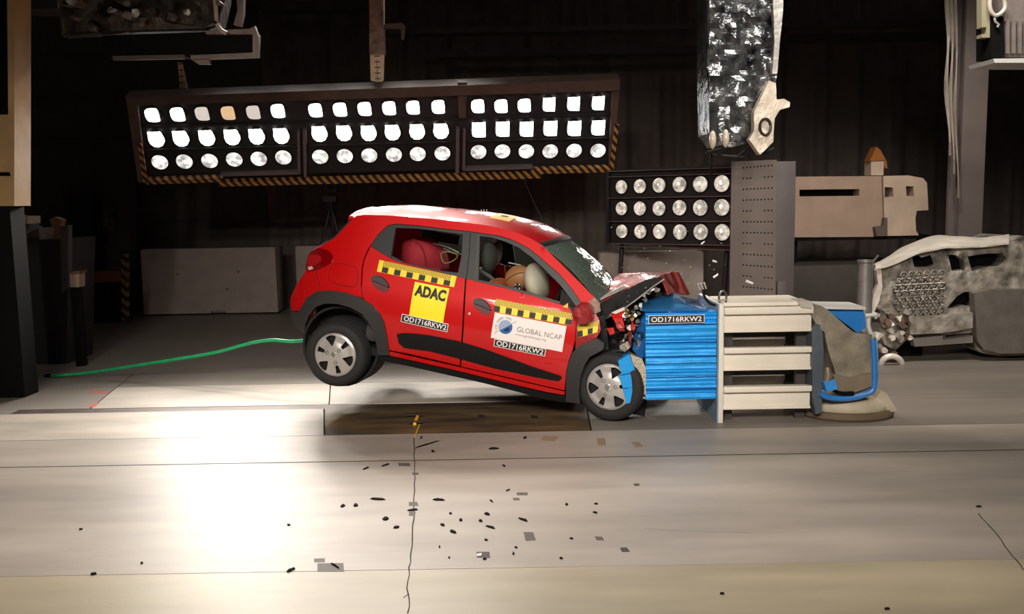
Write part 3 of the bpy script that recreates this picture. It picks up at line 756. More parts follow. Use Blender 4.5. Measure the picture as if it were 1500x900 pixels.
# fuel flap, handles, lock
ff = cpanel('fuel_flap', [(483, 398), (489, 389), (498, 387), (518, 392), (523, 399), (522, 414), (517, 420), (490, 415), (483, 410)], M_red, off=.003, th=.004, sp=.03)
seam('flap_gap', [(482.5, 398), (488.5, 388.5), (498, 386.3), (518.5, 391.2), (523.7, 399), (522.7, 414.5), (517.5, 420.7), (489.5, 415.8), (482.5, 410.5)], .0022, closed=True, parent=ff)
def handle(c, ang, sx):
    cp = [(c[0] + sx * (cos(ang) * u - sin(ang) * w), c[1] + sx * (sin(ang) * u + cos(ang) * w)) for u, w in ((-1, -.35), (-.6, -.6), (.1, -.55), (.75, -.1), (1, .3), (1, .75), (.5, .95), (-.3, .7), (-.85, .3))]
    pr = cpanel('handle_recess', cp, mat('recess_shade_red', (92, 4, 6), .5), off=.002, th=.004, sp=.03, smooth_px=True)  # flat patch, the hollow's shade put into a darker red
    hp = [(c[0] + sx * (cos(ang) * u - sin(ang) * w), c[1] + sx * (sin(ang) * u + cos(ang) * w)) for u, w in ((-.95, -.3), (-.6, -.5), (.1, -.45), (.7, -.02), (.95, .3), (.3, .2), (-.5, .05), (-.9, 0))]
    cpanel('handle_bar', hp, M_plastic, off=.032, th=.028, sp=.03, parent=pr, smooth_px=True)
handle((557, 413.5), radians(13), 14.5); handle((706.5, 447), radians(13), 14.5)
p = cs(687.5, 460, 0); g = G().lathe([(.012, 0), (.012, .004), (.006, .006)], p, (0, -1, 0), 14); part('door_lock', g.v, g.f, M_silver)
# roof, tailgate, windscreen
def clean(px, n):
    P = dense(px, 3, True, False); ix = np.linspace(0, len(P) - 1, n).astype(int); return [P[i] for i in ix]
ge = [cs(x, y) for x, y in clean(gut, 30)]
NR = 17
def across(pts, crown, dx=0.0, dz=0.0, grow=0.0):
    rows_ = []
    for i, p in enumerate(pts):
        yw_ = -p[1] + grow; row = []
        for k in range(NR):
            s = -1 + 2 * k / (NR - 1); c = 1 - abs(s) ** 2.2
            cr_ = crown[i] if hasattr(crown, '__len__') else crown
            row.append((p[0] + dx * c, yw_ * s, p[2] + cr_ * c + dz))
        rows_.append(row)
    return rows_
crn = [0.062 + .018 * min(1, i / 6) * (1 if i < 24 else 1 - (i - 24) * .05) for i in range(30)]
R_ = across(ge, crn)
for i in range(20, 30):
    for k in range(NR):
        c = 1 - abs(-1 + 2 * k / (NR - 1)) ** 2.2; q = R_[i][k]; R_[i][k] = (q[0] + .10 * c * ((i - 19) / 10) ** 2, q[1], q[2] - .022 * c * ((i - 19) / 10) ** 3)
g = G(); g.sheet(R_, (0, 0, -.02)); part('roof', g.v, g.f, M_red, smooth=50)
g = G(); e0 = [np.array(ge[0]) + np.array((d, 0, z)) for d, z in ((-.05, -.012), (-.045, .012), (-.02, .018), (0.02, .006))]
for q in e0: q[1] += .02
g.sheet(across(e0, .062, dx=-.02), (0, 0, -.03)); part('roof_spoiler', g.v, g.f, M_red, smooth=50)
te = [cs(x, y) for x, y in clean(tail + [(426, 456), (430, 478), (442, 487)], 26)]
g = G(); g.sheet(across(te, 0.0, dx=-.09), (.02, 0, 0)); part('tailgate', g.v, g.f, M_red, smooth=50)
rw = [np.array(cs(x, y)) + np.array((-.025, .05, .012)) for x, y in clean([(514, 324), (504, 334), (490, 349), (470, 361)], 10)]
g = G(); g.sheet(across(rw, 0.0, dx=-.09), (.02, 0, 0)); part('rear_window', g.v, g.f, mat('rear_glass_dark', (40, 44, 46), .05, coat=1.0, spec=.9), smooth=50)
wt = cs(792, 358, -.012); wb = cs(876, 442, -.012)
ws = [np.array(wt) + (np.array(wb) - np.array(wt)) * t + np.array((.02, 0, .025)) * sin(pi * t) for t in np.linspace(0, 1, 12)]
g = G(); g.sheet(across(ws, [.045 * (1 - t) for t in np.linspace(0, 1, 12)], dx=.10), (0, 0, -.006)); part('windscreen', g.v, g.f, M_shield, smooth=60)
g = G(); g.sheet(across([ws[0] + np.array((-.02, 0, .012)), ws[0] + np.array((.01, 0, .006)), ws[1] * .6 + ws[0] * .4 + np.array((0, 0, .004))], .045, dx=.10), (0, 0, -.004)); part('screen_band', g.v, g.f, M_dark)
tp_ = [[np.array(R_[i][k]) + np.array((0, 0, .004)) for k in range(3, 9)] for i in range(20, 24)]
g = G(); g.sheet(tp_, (0, 0, -.003)); rst = part('roof_sticker', g.v, g.f, mat('tape_yellow_roof', (226, 170, 30), .5))
g = G(); g.sheet([[np.array(R_[i][k]) + np.array((0, 0, .006)) for k in (5, 6)] for i in (21, 22)], (0, 0, -.0015)); part('roof_sticker_mark', g.v, g.f, M_dark, rst)
# antenna and little roof fittings
ab = cy(798, 330, .1)
g = G().tube([cy(799, 331, .1), cy(782, 297, .1), cy(767, 262, .1)], [.006, .003, .0015], 6); part('antenna', g.v, g.f, M_dark)
for x in (705, 709, 713):
    g = G().tube([cy(x, 313, .2), cy(x, 307, .2)], .006, 6); part('roof_pin', g.v, g.f, M_silver)
# underbody, floor and cabin lining
g = G().box((-.45, -.62, .20), (2.0, .62, .27)); part('floor_pan', g.v, g.f, M_dark)
g = G().box((1.98, -.60, .22), (2.02, .60, .86)); part('bulkhead', g.v, g.f, M_dark)
g = G().box((.62, -.55, .27), (.66, .58, .85)); 
wc = cy(496, 518, -.70); fc = cy(896, 565, -.66)
g = G().lathe([(.10, -.05), (.36, -.05), (.36, .22), (.34, .22), (.34, -.02), (.10, -.02)], (wc[0], -.46, wc[2] + .06), (0, -1, 0), 28, close=True); part('wheel_well', g.v, g.f, M_dark)
g = G().box((wc[0] - .36, -.47, wc[2] - .02), (wc[0] + .36, -.42, wc[2] + .5)); part('inner_arch', g.v, g.f, M_dark)
g = G().tube([(wc[0], -.6, wc[2]), (wc[0], .6, wc[2])], .04, 10); part('axle', g.v, g.f, M_dark)
g = G().tube([(wc[0] - .02, -.5, wc[2]), (wc[0] + .45, -.45, .22)], .035, 8); part('suspension_arm', g.v, g.f, M_dark)
g = G().lathe([(.06, 0), (.075, .05), (.06, .2)], (wc[0] + .05, -.5, wc[2] + .02), (0, .1, 1), 12); part('spring', g.v, g.f, mat('spring_grey', (70, 66, 62), .6))
# wheels
def wheel(c, sgn, steer, rot, nm='wheel'):
    S = np.array([[cos(steer), -sin(steer), 0], [sin(steer), cos(steer), 0], [0, 0, 1]])
    def T(p): return tuple(S @ np.array(p) + np.array(c))
    ax = S @ np.array((0, sgn, 0))
    Rt = .287; w = .085
    prof = [(.185, w * .75), (.203, w * 1.02), (.232, w * 1.1), (.262, w * .98), (.281, w * .78), (.285, w * .6), (.2785, w * .58), (.2785, w * .5), (.287, w * .47), (.287, w * .2), (.28, w * .18), (.28, w * .08), (.287, w * .05),
            (.287, -w * .3), (.28, -w * .32), (.28, -w * .4), (.287, -w * .45), (.281, -w * .78), (.262, -w * .98), (.225, -w * 1.1), (.18, -w), (.165, -w * .6)]
    g = G().lathe(prof, c, ax, 56, ref=(0, 0, 1), close=True)
    t = part(nm, g.v, g.f, M_tyre)
    g = G().lathe([(.175, w * .55), (.17, -w * .6), (.08, -w * .1), (.02, -w * .1)], c, ax, 32, ref=(0, 0, 1)); part('rim', g.v, g.f, mat('rim_black', (26, 24, 24), .5, metal=.4), t)
    # wheel cover: disc with six windows, dished
    Rc = .207; hs = []
    for k in range(6):
        a0 = rot + k * pi / 3
        if k % 2 == 0:
            L = [(.40, -.05), (.55, -.20), (.74, -.30), (.82, -.28), (.85, -.1), (.85, .1), (.82, .28), (.74, .30), (.55, .20), (.40, .05)]
        else:
            L = [(.46, -.14), (.70, -.15), (.80, -.15), (.80, .15), (.70, .15), (.46, .14)]
        hs.append([(r_ * Rc * cos(a0 + a), r_ * Rc * sin(a0 + a)) for r_, a in L])
    o = [(Rc * cos(a), Rc * sin(a)) for a in np.linspace(0, 2 * pi, 49)[:-1]]
    V, F = fill2d(o, hs, .02)
    def mp(u, v, th):
        r_ = sqrt(u * u + v * v) / Rc; d = w * .95 + (.022 * (1 - r_ ** 2) - .02 * max(0, r_ - .86) / .14 - .012 * np.exp(-((r_ - .62) / .16) ** 2)) - th
        u *= sgn * -1
        return T((u, sgn * d, v))
    v, f = thick(V, F, mp, .008); cv = part('wheel_cover', v, f, M_silver, t)
    for k in range(3):
        a0 = rot + pi / 3 + k * 2 * pi / 3; q = mp(.065 * cos(a0), .065 * sin(a0), 0)
        g = G().lathe([(.016, -.004), (.016, .003), (.011, .004), (.011, -.003), (.001, -.003)], q, ax, 14); part('lug_cap', g.v, g.f, mat('lug_grey', (120, 116, 112), .35, metal=.7), cv)
    q = mp(0, 0, 0); g = G().lathe([(.030, -.006), (.030, .003), (.02, .006), (.001, .006)], q, ax, 20); part('centre_cap', g.v, g.f, mat('cap_silver', (205, 202, 198), .25, metal=.8), cv)
    g = G(); g.add([mp(a, b, -.009) for a, b in ((-.012, 0), (0, -.02), (.012, 0), (0, .02))], [(0, 1, 2, 3)]); part('wheel_emblem', g.v, g.f, mat('emblem_grey', (150, 146, 142), .3, metal=.7), cv)
    return t
wheel((wc[0], -.70, wc[2]), -1, 0.0, radians(97 + 13)); wheel((wc[0], .70, wc[2] + .13), 1, 0.0, .3)
wheel((fc[0], -.66, fc[2]), -1, radians(-10), radians(75)); wheel((fc[0] + .12, .66, fc[2] - .02), 1, 0, .3)
# front wing and its cladding
cpanel('front_wing', [(847, 456), (856, 450), (866, 452), (872, 458), (878, 470), (880, 484), (874, 495), (860, 502), (848, 508), (843, 514), (843, 500), (845, 470)], M_reddk, off=0, sp=.03)
cpanel('front_arch_cladding', [(829, 589), (829, 548), (833, 530), (839, 516), (848, 508), (860, 502), (874, 496), (885, 503), (884, 512), (874, 518), (864, 523), (856, 535), (850, 552), (848, 575), (850, 592)], M_plastic, off=.016, th=.06, sp=.03)
g = G().box((fc[0] - .45, -.52, .1), (fc[0] + .3, -.48, .75)); part('inner_arch', g.v, g.f, M_dark)
# door mirror, knocked askew, and quarter-light panel
def lump(name, px, y, d, m, seed, amp=.02, parent=car, sp=.04):
    P = [cy(x, yy, y) for x, yy in dense(px, 6)]; nz = vnoise(seed)
    V, F = fill2d([(p[0], p[2]) for p in P], (), sp)
    v, f = thick(V, F, lambda u, w, t: (u, y + (t if t else -amp * (1 + nz((u, 0, w), 45))), w), d)
    return part(name, v, f, m, parent, smooth=25)
mr = lump('door_mirror', [(838, 462), (842, 450), (850, 444), (862, 446), (867, 452), (868, 466), (862, 474), (846, 475)], -.84, .09, M_reddk, 3, .02)
lump('mirror_arm', [(834, 448), (846, 452), (850, 460), (840, 462)], -.80, .06, M_plastic, 4, .01)
cpanel('quarter_panel', [(822, 424), (836, 438), (846, 452), (833, 449), (820, 445)], M_dark, off=.004, th=.006)
cpanel('warning_triangle', [(824, 450), (832, 444), (832, 452)], mat('warning_yellow', (224, 170, 20), .5), off=.014, th=.004)
cpanel('pillar_foot', [(862, 442), (870, 437), (878, 444), (880, 456), (872, 460), (864, 452)], mat('torn_primer', (150, 116, 96), .6, var=.5, scale=30), off=.02, th=.03, sp=.02)
# bonnet folded up
ctrl = [[(884, 441, -.62), (914, 425, -.62), (944, 409.5, -.62), (966, 404, -.60), (978, 430, -.58)],
        [(888, 428, -.3), (916, 416, -.3), (945, 404.5, -.3), (974, 401, -.3), (988, 428, -.3)],
        [(897, 413, 0), (921, 408, 0), (946, 402, 0), (982, 400, 0), (996, 430, 0)],
        [(902, 406, .3), (923, 403, .3), (948, 400.5, .3), (989, 399, .3), (1004, 431, .3)],
        [(907, 401, .6), (926, 399.5, .6), (950, 399, .6), (994, 397, .6), (1011, 431, .6)]]
cl = np.array([[cy(*c) for c in r_] for r_ in ctrl]); n1 = vnoise(11); n2 = vnoise(12)
g = G(); P = []
for a in np.linspace(0, 3.999, 25):
    i = int(a); s = a - i; row = []
    for b in np.linspace(0, 3.999, 33):
        j = int(b); t = b - j
        q = (cl[i, j] * (1 - s) + cl[i + 1, j] * s) * (1 - t) + (cl[i, j + 1] * (1 - s) + cl[i + 1, j + 1] * s) * t
        k = min(1, b / 1.5)
        q = q + np.array((n2(q, 12) * .016, 0, n1(q, 10) * .014 * k)); row.append(q)
    P.append(row)
g.sheet(P, (0, 0, -.012)); part('bonnet', g.v, g.f, M_red, smooth=28)
lump('bonnet_edge', [(880, 444), (900, 433), (944, 411), (967, 405), (972, 410), (956, 420), (930, 440), (907, 457), (893, 461), (886, 470), (879, 466)], -.66, .03, M_clad, 5, .006)
seam_g = G().tube([cy(x, y, -.69) for x, y in ((894, 461), (907, 457.5), (930, 441), (957, 420), (973, 409))], .006, 6); part('bonnet_lip', seam_g.v, seam_g.f, M_silver)
lump('cowl', [(872, 444), (884, 438), (920, 421), (914, 418), (890, 430), (878, 438)], -.60, .08, mat('cowl_grey', (150, 148, 140), .4, var=.5, scale=40), 6, .02)
# engine bay wreckage: torn metal, plastic, lamp pieces
lump('engine', [(882, 470), (905, 459), (940, 432), (962, 418), (985, 428), (960, 440), (947, 452), (946, 520), (930, 522), (912, 520), (895, 515), (884, 500), (879, 486)], -.40, .5, mat('engine_dark', (26, 23, 22), .5, metal=.5, bump=.5, bscale=40), 7, .05)
lump('inner_wing', [(868, 470), (884, 462), (890, 480), (892, 512), (880, 520), (872, 505)], -.66, .03, M_clad, 8, .02)
lump('headlamp_shell', [(895, 459), (914, 455), (913, 468), (915, 480), (912, 486), (903, 475), (898, 466)], -.74, .05, mat('torn_red_plastic', (196, 16, 16), .2, coat=1.0), 9, .02)
lump('bumper_shred', [(906, 470), (913, 480), (916, 485), (908, 485), (902, 477)], -.75, .03, M_reddk, 10, .02)
lump('bumper_shred', [(889, 481), (899, 480), (901, 488), (894, 491)], -.76, .03, mat('torn_red_plastic', (196, 16, 16), .2), 13, .015)
lump('bumper_shred', [(920, 484), (926, 488), (925, 508), (921, 506)], -.70, .03, M_reddk, 14, .015)
lump('bumper_shred', [(926, 470), (931, 480), (928, 486), (924, 478)], -.72, .02, mat('torn_red_plastic', (196, 16, 16), .2), 15, .015)
lump('wing_flap', [(896, 458), (914, 450), (916, 454), (902, 460)], -.77, .02, mat('white_edge', (214, 202, 186), .35), 16, .01)
lump('radiator_tank', [(908, 506), (920, 500), (924, 508), (916, 515), (908, 512)], -.72, .06, mat('casting_grey', (150, 140, 128), .45, metal=.5, bump=.4), 17, .02)
rs = random.Random(5)
junk = [mat('scrap_chrome', (200, 194, 186), .2, metal=.9), mat('scrap_grey', (110, 102, 96), .4, metal=.6), M_clad, mat('scrap_yellow', (190, 150, 30), .5), mat('torn_red_plastic', (196, 16, 16), .2), mat('scrap_white', (210, 204, 196), .5)]
cent = [(918, 456, 3), (922, 462, 0), (928, 457, 1), (931, 463, 0), (936, 459, 0), (921, 471, 2), (926, 466, 3), (934, 470, 1), (930, 478, 0), (938, 478, 2), (919, 492, 1), (926, 494, 4), (934, 490, 1), (940, 492, 0),
        (936, 502, 1), (930, 510, 2), (908, 494, 2), (914, 498, 5), (900, 500, 2), (944, 432, 5), (950, 428, 1), (956, 422, 0), (946, 440, 1), (938, 447, 5), (932, 450, 1), (962, 424, 1), (922, 480, 5), (916, 462, 0)]
for i, (x, y, k) in enumerate(cent):
    s = rs.uniform(3.0, 5.5); n = rs.randint(4, 6)
    lump('torn_fragment', [(x + s * rs.uniform(.5, 1.2) * cos(2 * pi * j / n + i), y + s * rs.uniform(.5, 1.2) * sin(2 * pi * j / n + i)) for j in range(n)], -.55 - rs.uniform(0, .2), .03, junk[k], 20 + i, .02, sp=.03)
for i in range(9):
    x, y = rs.uniform(905, 940), rs.uniform(455, 510); pts = [cy(x + rs.uniform(-16, 16), y + rs.uniform(-12, 12), -.62 - rs.uniform(0, .12)) for _ in range(5)]
    pts = dense([tuple(p) for p in pts], .02, True, False)
    g = G().tube(pts, .005, 5); part('loose_wire', g.v, g.f, [M_clad, junk[0], M_dark][i % 3])
# cabin: seats, steering column, airbag
M_seat = mat('seat_fabric_grey', (74, 70, 68), .9, var=.2, scale=20)
def seat(x, y):
    g = G().box((x - .25, y - .24, .30), (x + .28, y + .24, .48), bev=.05); s_ = part('seat', g.v, g.f, M_seat)
    g = G().box((x - .32, y - .23, .45), (x - .18, y + .23, 1.02), rot=[[cos(-.2), 0, sin(-.2)], [0, 1, 0], [-sin(-.2), 0, cos(-.2)]], bev=.05); part('backrest', g.v, g.f, M_seat, s_)
    return s_
s1 = seat(1.12, -.36); seat(1.12, .36)
g = G().box((.05, -.58, .30), (.5, .58, .48), bev=.05); sb = part('rear_bench', g.v, g.f, M_seat)
hr = cy(716, 377, -.40)
g = G().ball(hr, (.075, .12, .135), 16, 10, R=[[cos(-.1), 0, sin(-.1)], [0, 1, 0], [-sin(-.1), 0, cos(-.1)]]); part('headrest', g.v, g.f, M_seat, s1)
g = G().ball(cy(727, 372, -.16), (.05, .09, .115), 14, 9); part('headrest', g.v, g.f, mat('seat_pale', (126, 118, 112), .9), s1)
dq = cy(820, 425, -.36)
g = G().box((dq[0] - .05, -.6, .5), (dq[0] + .35, .6, .84), bev=.06); part('dashboard', g.v, g.f, M_dark)
sw = cy(806, 425, -.36)
g = G().tube([(sw[0] + .10 + .06 * sin(a) * .4, -.36 + .18 * cos(a), sw[2] - .06 + .18 * sin(a)) for a in np.linspace(0, 2 * pi, 25)[:-1]], .016, 8, close=True); part('steering_wheel', g.v, g.f, M_clad)
M_bag = mat('airbag_white', (244, 218, 200), .8, bump=.3, bscale=9)
bagc = cy(786, 414, -.38)
nb = vnoise(44); g = G(); vv = []
for i in range(13):
    th = pi * i / 12
    for k in range(22):
        a = 2 * pi * k / 22; q = np.array((sin(th) * cos(a) * .10, sin(th) * sin(a) * .24, cos(th) * .165)); q *= 1 + .08 * nb(q, 18)
        ca, sa = cos(-.45), sin(-.45); q = np.array((q[0] * ca + q[2] * sa, q[1], -q[0] * sa + q[2] * ca)); vv.append(q + bagc)
g.add(vv, [(i * 22 + k, i * 22 + (k + 1) % 22, (i + 1) * 22 + (k + 1) % 22, (i + 1) * 22 + k) for i in range(12) for k in range(22)])
part('airbag', g.v, g.f, M_bag, smooth=60)
g = G().tube([cy(700, 395, -.5), cy(716, 404, -.5), cy(728, 414, -.45)], .016, 6); part('seat_belt', g.v, g.f, mat('belt_grey', (110, 104, 100), .7))
g = G().tube([cy(*p, -.3) for p in ((745, 385), (760, 388), (772, 393), (782, 394))], .006, 6); part('sensor_wire', g.v, g.f, mat('scrap_white', (210, 204, 196), .5))
g = G().tube([cy(*p, -.2) for p in dense([(646, 372), (654, 369), (664, 371), (670, 374), (668, 379), (660, 384), (650, 385)], 3, True)], .005, 6, close=True); part('sensor_cable', g.v, g.f, mat('cable_yellow', (170, 150, 70), .5))
g = G().tube([cy(*p, -.1) for p in ((628, 356), (640, 358), (655, 362), (672, 370))], .006, 6); part('sensor_wire', g.v, g.f, mat('scrap_white', (210, 204, 196), .5))
g = G().box(cy(636, 340, .1), cy(676, 358, .2)); part('sun_panel', g.v, g.f, mat('panel_dark', (40, 38, 38), .6))

# ---- print on the bodywork
def quad(corners, off):
    q = [cs(x, y, off) for x, y in corners]; T = [np.array((p[0], p[2])) for p in q]
    def fn(u, v, t=0.0, o=off):
        p = (T[3] * (1 - u) + T[2] * u) * (1 - v) + (T[0] * (1 - u) + T[1] * u) * v
        return (p[0], -side(p[0], p[1]) - o + t, p[1])
    return fn
def decal(name, fn, m, parent=car, nx=8, ny=3, off=.005, rect=(0, 0, 1, 1)):
    P = [[fn(rect[0] + (rect[2] - rect[0]) * i / nx, rect[1] + (rect[3] - rect[1]) * j / ny, 0, off) for i in range(nx + 1)] for j in range(ny + 1)]
    g = G(); g.sheet(P, (0, .003, 0)); return part(name, g.v, g.f, m, parent)
def letter(name, fn, s, rect, m, parent, off=.0062, bold=0.0, space=1.0):
    V, F, a = text2d(s, bold, space)
    v = [fn(rect[0] + (rect[2] - rect[0]) * x, rect[1] + (rect[3] - rect[1]) * y, 0, off) for x, y in V]
    return part(name, v, F, m, parent, smooth=0, recalc=False)
def prints(name, fn, polys, m, parent, off=.0062):
    g = G()
    for o in polys:
        V, F = fill2d(o); v, f = thick(V, F, lambda u, w, t: fn(u, w, t, off), .001); g.add(v, f)
    return part(name, g.v, g.f, m, parent, smooth=0)
M_yel = mat('tape_yellow', (246, 208, 24), .5); M_ink = mat('ink_black', (26, 22, 20), .6); M_white = mat('sticker_white', (236, 224, 220), .5)
M_inkgrey = mat('ink_grey', (70, 66, 66), .6); M_letw = mat('letter_white', (240, 236, 232), .5); M_plate = mat('plate_black', (40, 34, 32), .6)
def ruler(name, corners, n, cap=0.0, ticks=True):
    fn = quad(corners, .005); t = decal(name, fn, M_yel, nx=14)
    po = []
    for k in range(n):
        a = cap + (1 - 2 * cap) * k / n; b = cap + (1 - 2 * cap) * (k + 1) / n
        if k % 2 == 0: po.append([(a, 0.02), (b, 0.02), (b, .48), (a, .48)])
        for j in range(4):
            x0 = a + (b - a) * (j + .08) / 4; x1 = a + (b - a) * (j + .5) / 4; po.append([(x0, .48 if k % 2 == 0 else .56), (x1, .48 if k % 2 == 0 else .56), (x1, 1), (x0, 1)])
    prints('tape_print', fn, po, M_ink, t)
    return t
ruler('ruler_tape', [(556, 381), (669, 405), (665, 421), (552, 398)], 11, .06)
ruler('ruler_tape', [(726, 438), (840, 460), (836, 477), (723, 457)], 13)
ruler('ruler_tape', [(845, 476), (877, 470), (875, 487), (847, 495)], 4)
fn = quad([(608, 413), (658.5, 423), (649, 473.5), (599.5, 462)], .006); t = decal('club_sticker', fn, mat('sticker_yellow', (252, 222, 20), .5), off=.0065)
letter('lettering', fn, 'ADAC', (.05, .61, .95, .94), M_ink, t, .0105, .05)
def plate(c, rect=(.06, .2, .97, .85)):
    fn = quad(c, .007); t = decal('number_strip', fn, M_letw, off=.0068); decal('strip_ground', fn, M_plate, t, off=.0082, rect=(.012, .07, .988, .93))
    letter('lettering', fn, 'OD1716RKW2', rect, M_letw, t, .0115, .012, 1.0)
plate([(589, 460), (657, 475), (655, 487), (587, 471.5)]); plate([(724.5, 496.5), (800, 511.5), (798, 522.5), (723, 507.5)], (.05, .17, .96, .87))
fn = quad([(725, 458), (830, 478), (823.5, 516), (719, 495)], .007); t = decal('safety_sticker', fn, M_white, off=.009, nx=12)
letter('lettering', fn, 'GLOBAL NCAP', (.345, .45, .965, .64), M_inkgrey, t, .0125, -.012, 1.05)
letter('lettering', fn, 'www.globalncap.org', (.335, .27, .76, .38), mat('ink_pale', (150, 146, 146), .6), t, .0125)
asp = 107 / 38.5
def circ(cx_, cy_, r0, a0, a1, n=20): return [(cx_ + r0 * cos(a) / asp, cy_ + r0 * sin(a)) for a in np.linspace(a0, a1, n)]
cx_, cy_, r_ = .18, .53, .27
prints('globe_upper', fn, [circ(cx_, cy_, r_, radians(38), radians(218))], mat('globe_pale', (150, 166, 196), .4), t, .0122)
prints('globe_lower', fn, [circ(cx_, cy_, r_, radians(-142), radians(38))], mat('globe_blue', (36, 96, 160), .4), t, .0122)
prints('globe_pupil', fn, [circ(cx_ + .015, cy_ - .05, .12, radians(-142), radians(38))], mat('globe_navy', (14, 30, 62), .4), t, .013)
dx_, dy_ = cos(radians(38)), sin(radians(38))
prints('globe_slash', fn, [[(cx_ + (k * dx_ * l - dy_ * w) / asp, cy_ + k * dy_ * l + dx_ * w) for k, l, w in ((-1, .5, -.012), (1, .5, -.012), (1, .5, .012), (-1, .5, .012))]], mat('slash_grey', (170, 168, 170), .5), t, .0138)
for i, ch in enumerate('FOR SAFER CARS'):
    if ch == ' ': continue
    a = radians(200 - i * 10.5); R0 = .36; V, F, ap = text2d(ch)
    v = []
    for x, y in V:
        lx = (x - .5) * .075; ly = (y - .5) * .085
        qx = R0 * cos(a) + lx * sin(a) + ly * cos(a); qy = R0 * sin(a) - lx * cos(a) + ly * sin(a)
        v.append(fn(cx_ + qx / asp, cy_ + qy, 0, .0125))
    part('arc_letter', v, F, mat('ink_pale', (150, 146, 146), .6), t, smooth=0, recalc=False)

# ================================================================ who and what sits in the car
M_skin = mat('dummy_vinyl', (200, 130, 86), .5, var=.06, scale=5); M_shirt = mat('dummy_shirt_orange', (190, 84, 50), .8)
hc = cy(759, 407, -.40)
dm = thing('crash_test_dummy', 'tan crash test dummy bent forward into the airbag behind the front side window', 'dummy', tuple(lw((hc[0] - .25, -.4, .48))))
def skin_body(name, nodes, edges, m, parent):
    me = bpy.data.meshes.new(name); inv = INV[parent.name]
    me.from_pydata([tuple(inv @ Vector(lw(n[0]))) for n in nodes], edges, [])
    o = bpy.data.objects.new(name, me); COL.objects.link(o); o.parent = parent; INV[o.name] = INV[parent.name]
    md = o.modifiers.new('skin', 'SKIN'); 
    for i, n in enumerate(nodes):
        sv = me.skin_vertices[0].data[i]; r = n[1]; sv.radius = r if hasattr(r, '__len__') else (r, r); sv.use_root = (i == 0)
    sd = o.modifiers.new('sub', 'SUBSURF'); sd.levels = 2; sd.render_levels = 2
    md.use_smooth_shade = True
    me.materials.append(m); return o
h = np.array(hc)
body_nodes = [((h[0] - .34, -.40, .50), .13), ((h[0] - .30, -.40, .66), .13), ((h[0] - .24, -.40, .80), .14), ((h[0] - .16, -.40, h[2] - .10), .09), ((h[0] - .10, -.40, h[2] - .04), .055),
              ((h[0] - .20, -.60, h[2] - .16), .06), ((h[0] - .05, -.62, h[2] - .32), .045), ((h[0] + .20, -.52, h[2] - .30), .035), ((h[0] - .20, -.20, h[2] - .16), .06), ((h[0] - .05, -.18, h[2] - .32), .045), ((h[0] + .20, -.26, h[2] - .30), .035),
              ((h[0] - .05, -.50, .50), .075), ((h[0] + .15, -.50, .52), .06), ((h[0] - .05, -.28, .50), .075), ((h[0] + .15, -.28, .52), .06)]
skin_body('torso', body_nodes, [(0, 1), (1, 2), (2, 3), (3, 4), (3, 5), (5, 6), (6, 7), (3, 8), (8, 9), (9, 10), (0, 11), (11, 12), (0, 13), (13, 14)], M_shirt, dm)
g = G(); vv = []; ff2 = []
for i in range(17):
    th = pi * i / 16
    for k in range(24):
        a = 2 * pi * k / 24; q = np.array((sin(th) * cos(a) * .105, sin(th) * sin(a) * .082, cos(th) * .122))
        if q[0] > 0 and q[2] < -.02: q[0] += .012 * (1 - abs(q[1]) / .08); q[1] *= .88
        q += np.array((.018 if (abs(q[1]) < .018 and q[0] > .06 and -.045 < q[2] < .0) else 0, 0, 0))
        ca, sa = cos(.95), sin(.95); q = np.array((q[0] * ca + q[2] * sa, q[1], -q[0] * sa + q[2] * ca)); vv.append(lw(q + h))
mk('head', vv, [(i * 24 + k, i * 24 + (k + 1) % 24, (i + 1) * 24 + (k + 1) % 24, (i + 1) * 24 + k) for i in range(16) for k in range(24)], M_skin, dm, smooth=60)
p = cy(747, 410, -.485); q = cy(773, 396, -.46)
g = G().tube([lw(x) for x in dense([tuple(cy(741, 411, -.47)), tuple(cy(752, 403, -.488)), tuple(cy(765, 399, -.486)), tuple(cy(774, 401, -.47))], .01, True, False)], .0022, 5); g.done('head_seam', mat('seam_brown', (130, 74, 46), .6), dm)
g = G().lathe([(.028, 0), (.028, .004), (.001, .005)], lw(cy(758, 420, -.485)), CM @ np.array((0, -1, 0)), 20); mkr = g.done('target_marker', M_ink, dm)
for du, dv in ((.3, .3), (-.3, -.3), (.3, -.3), (-.3, .3)):
    g = G().lathe([(.006, 0), (.006, .002), (.001, .002)], np.array(lw(cy(758 + du * 9, 420 + dv * 9, -.4905))), CM @ np.array((0, -1, 0)), 10); g.done('target_dot', M_letw, mkr)
# red child seat on the rear bench
cc = cy(612, 374, -.2)
chs = thing('child_seat', 'round-backed red child seat behind the rear side window', 'seat', tuple(lw((cc[0], -.2, .48))))
o = [cy(x, y, -.2) for x, y in dense([(590, 384), (589, 366), (590, 354), (599, 348), (609, 350), (625, 355), (637, 364), (643, 376), (644, 388), (642, 400), (620, 400), (600, 394)], 4, True)]
V, F = fill2d([(p[0], p[2]) for p in o], (), .03)
oc_ = np.array([(p[0], p[2]) for p in o]).mean(0)
def csf(u, w, t):
    d = ((u - oc_[0]) ** 2 + (w - oc_[1]) ** 2) / .03; return lw((u, -.33 + .10 * min(1.4, d) + t * 1.0, w))
v, f = thick(V, F, csf, .28); mk('shell', v, f, mat('child_seat_red', (200, 46, 62), .75, var=.15, scale=10), chs, smooth=50)
g = G().tube([lw(cy(x, y, -.345)) for x, y in dense([(604, 350), (616, 360), (622, 374), (624, 392)], 4, True, False)], .004, 6); g.done('piping', mat('piping_dark_red', (130, 24, 36), .7), chs)
G().box(lw((cc[0] - .1, -.36, .47)), lw((cc[0] + .25, -.05, .60)), bev=.03).done('base', M_dark, chs)
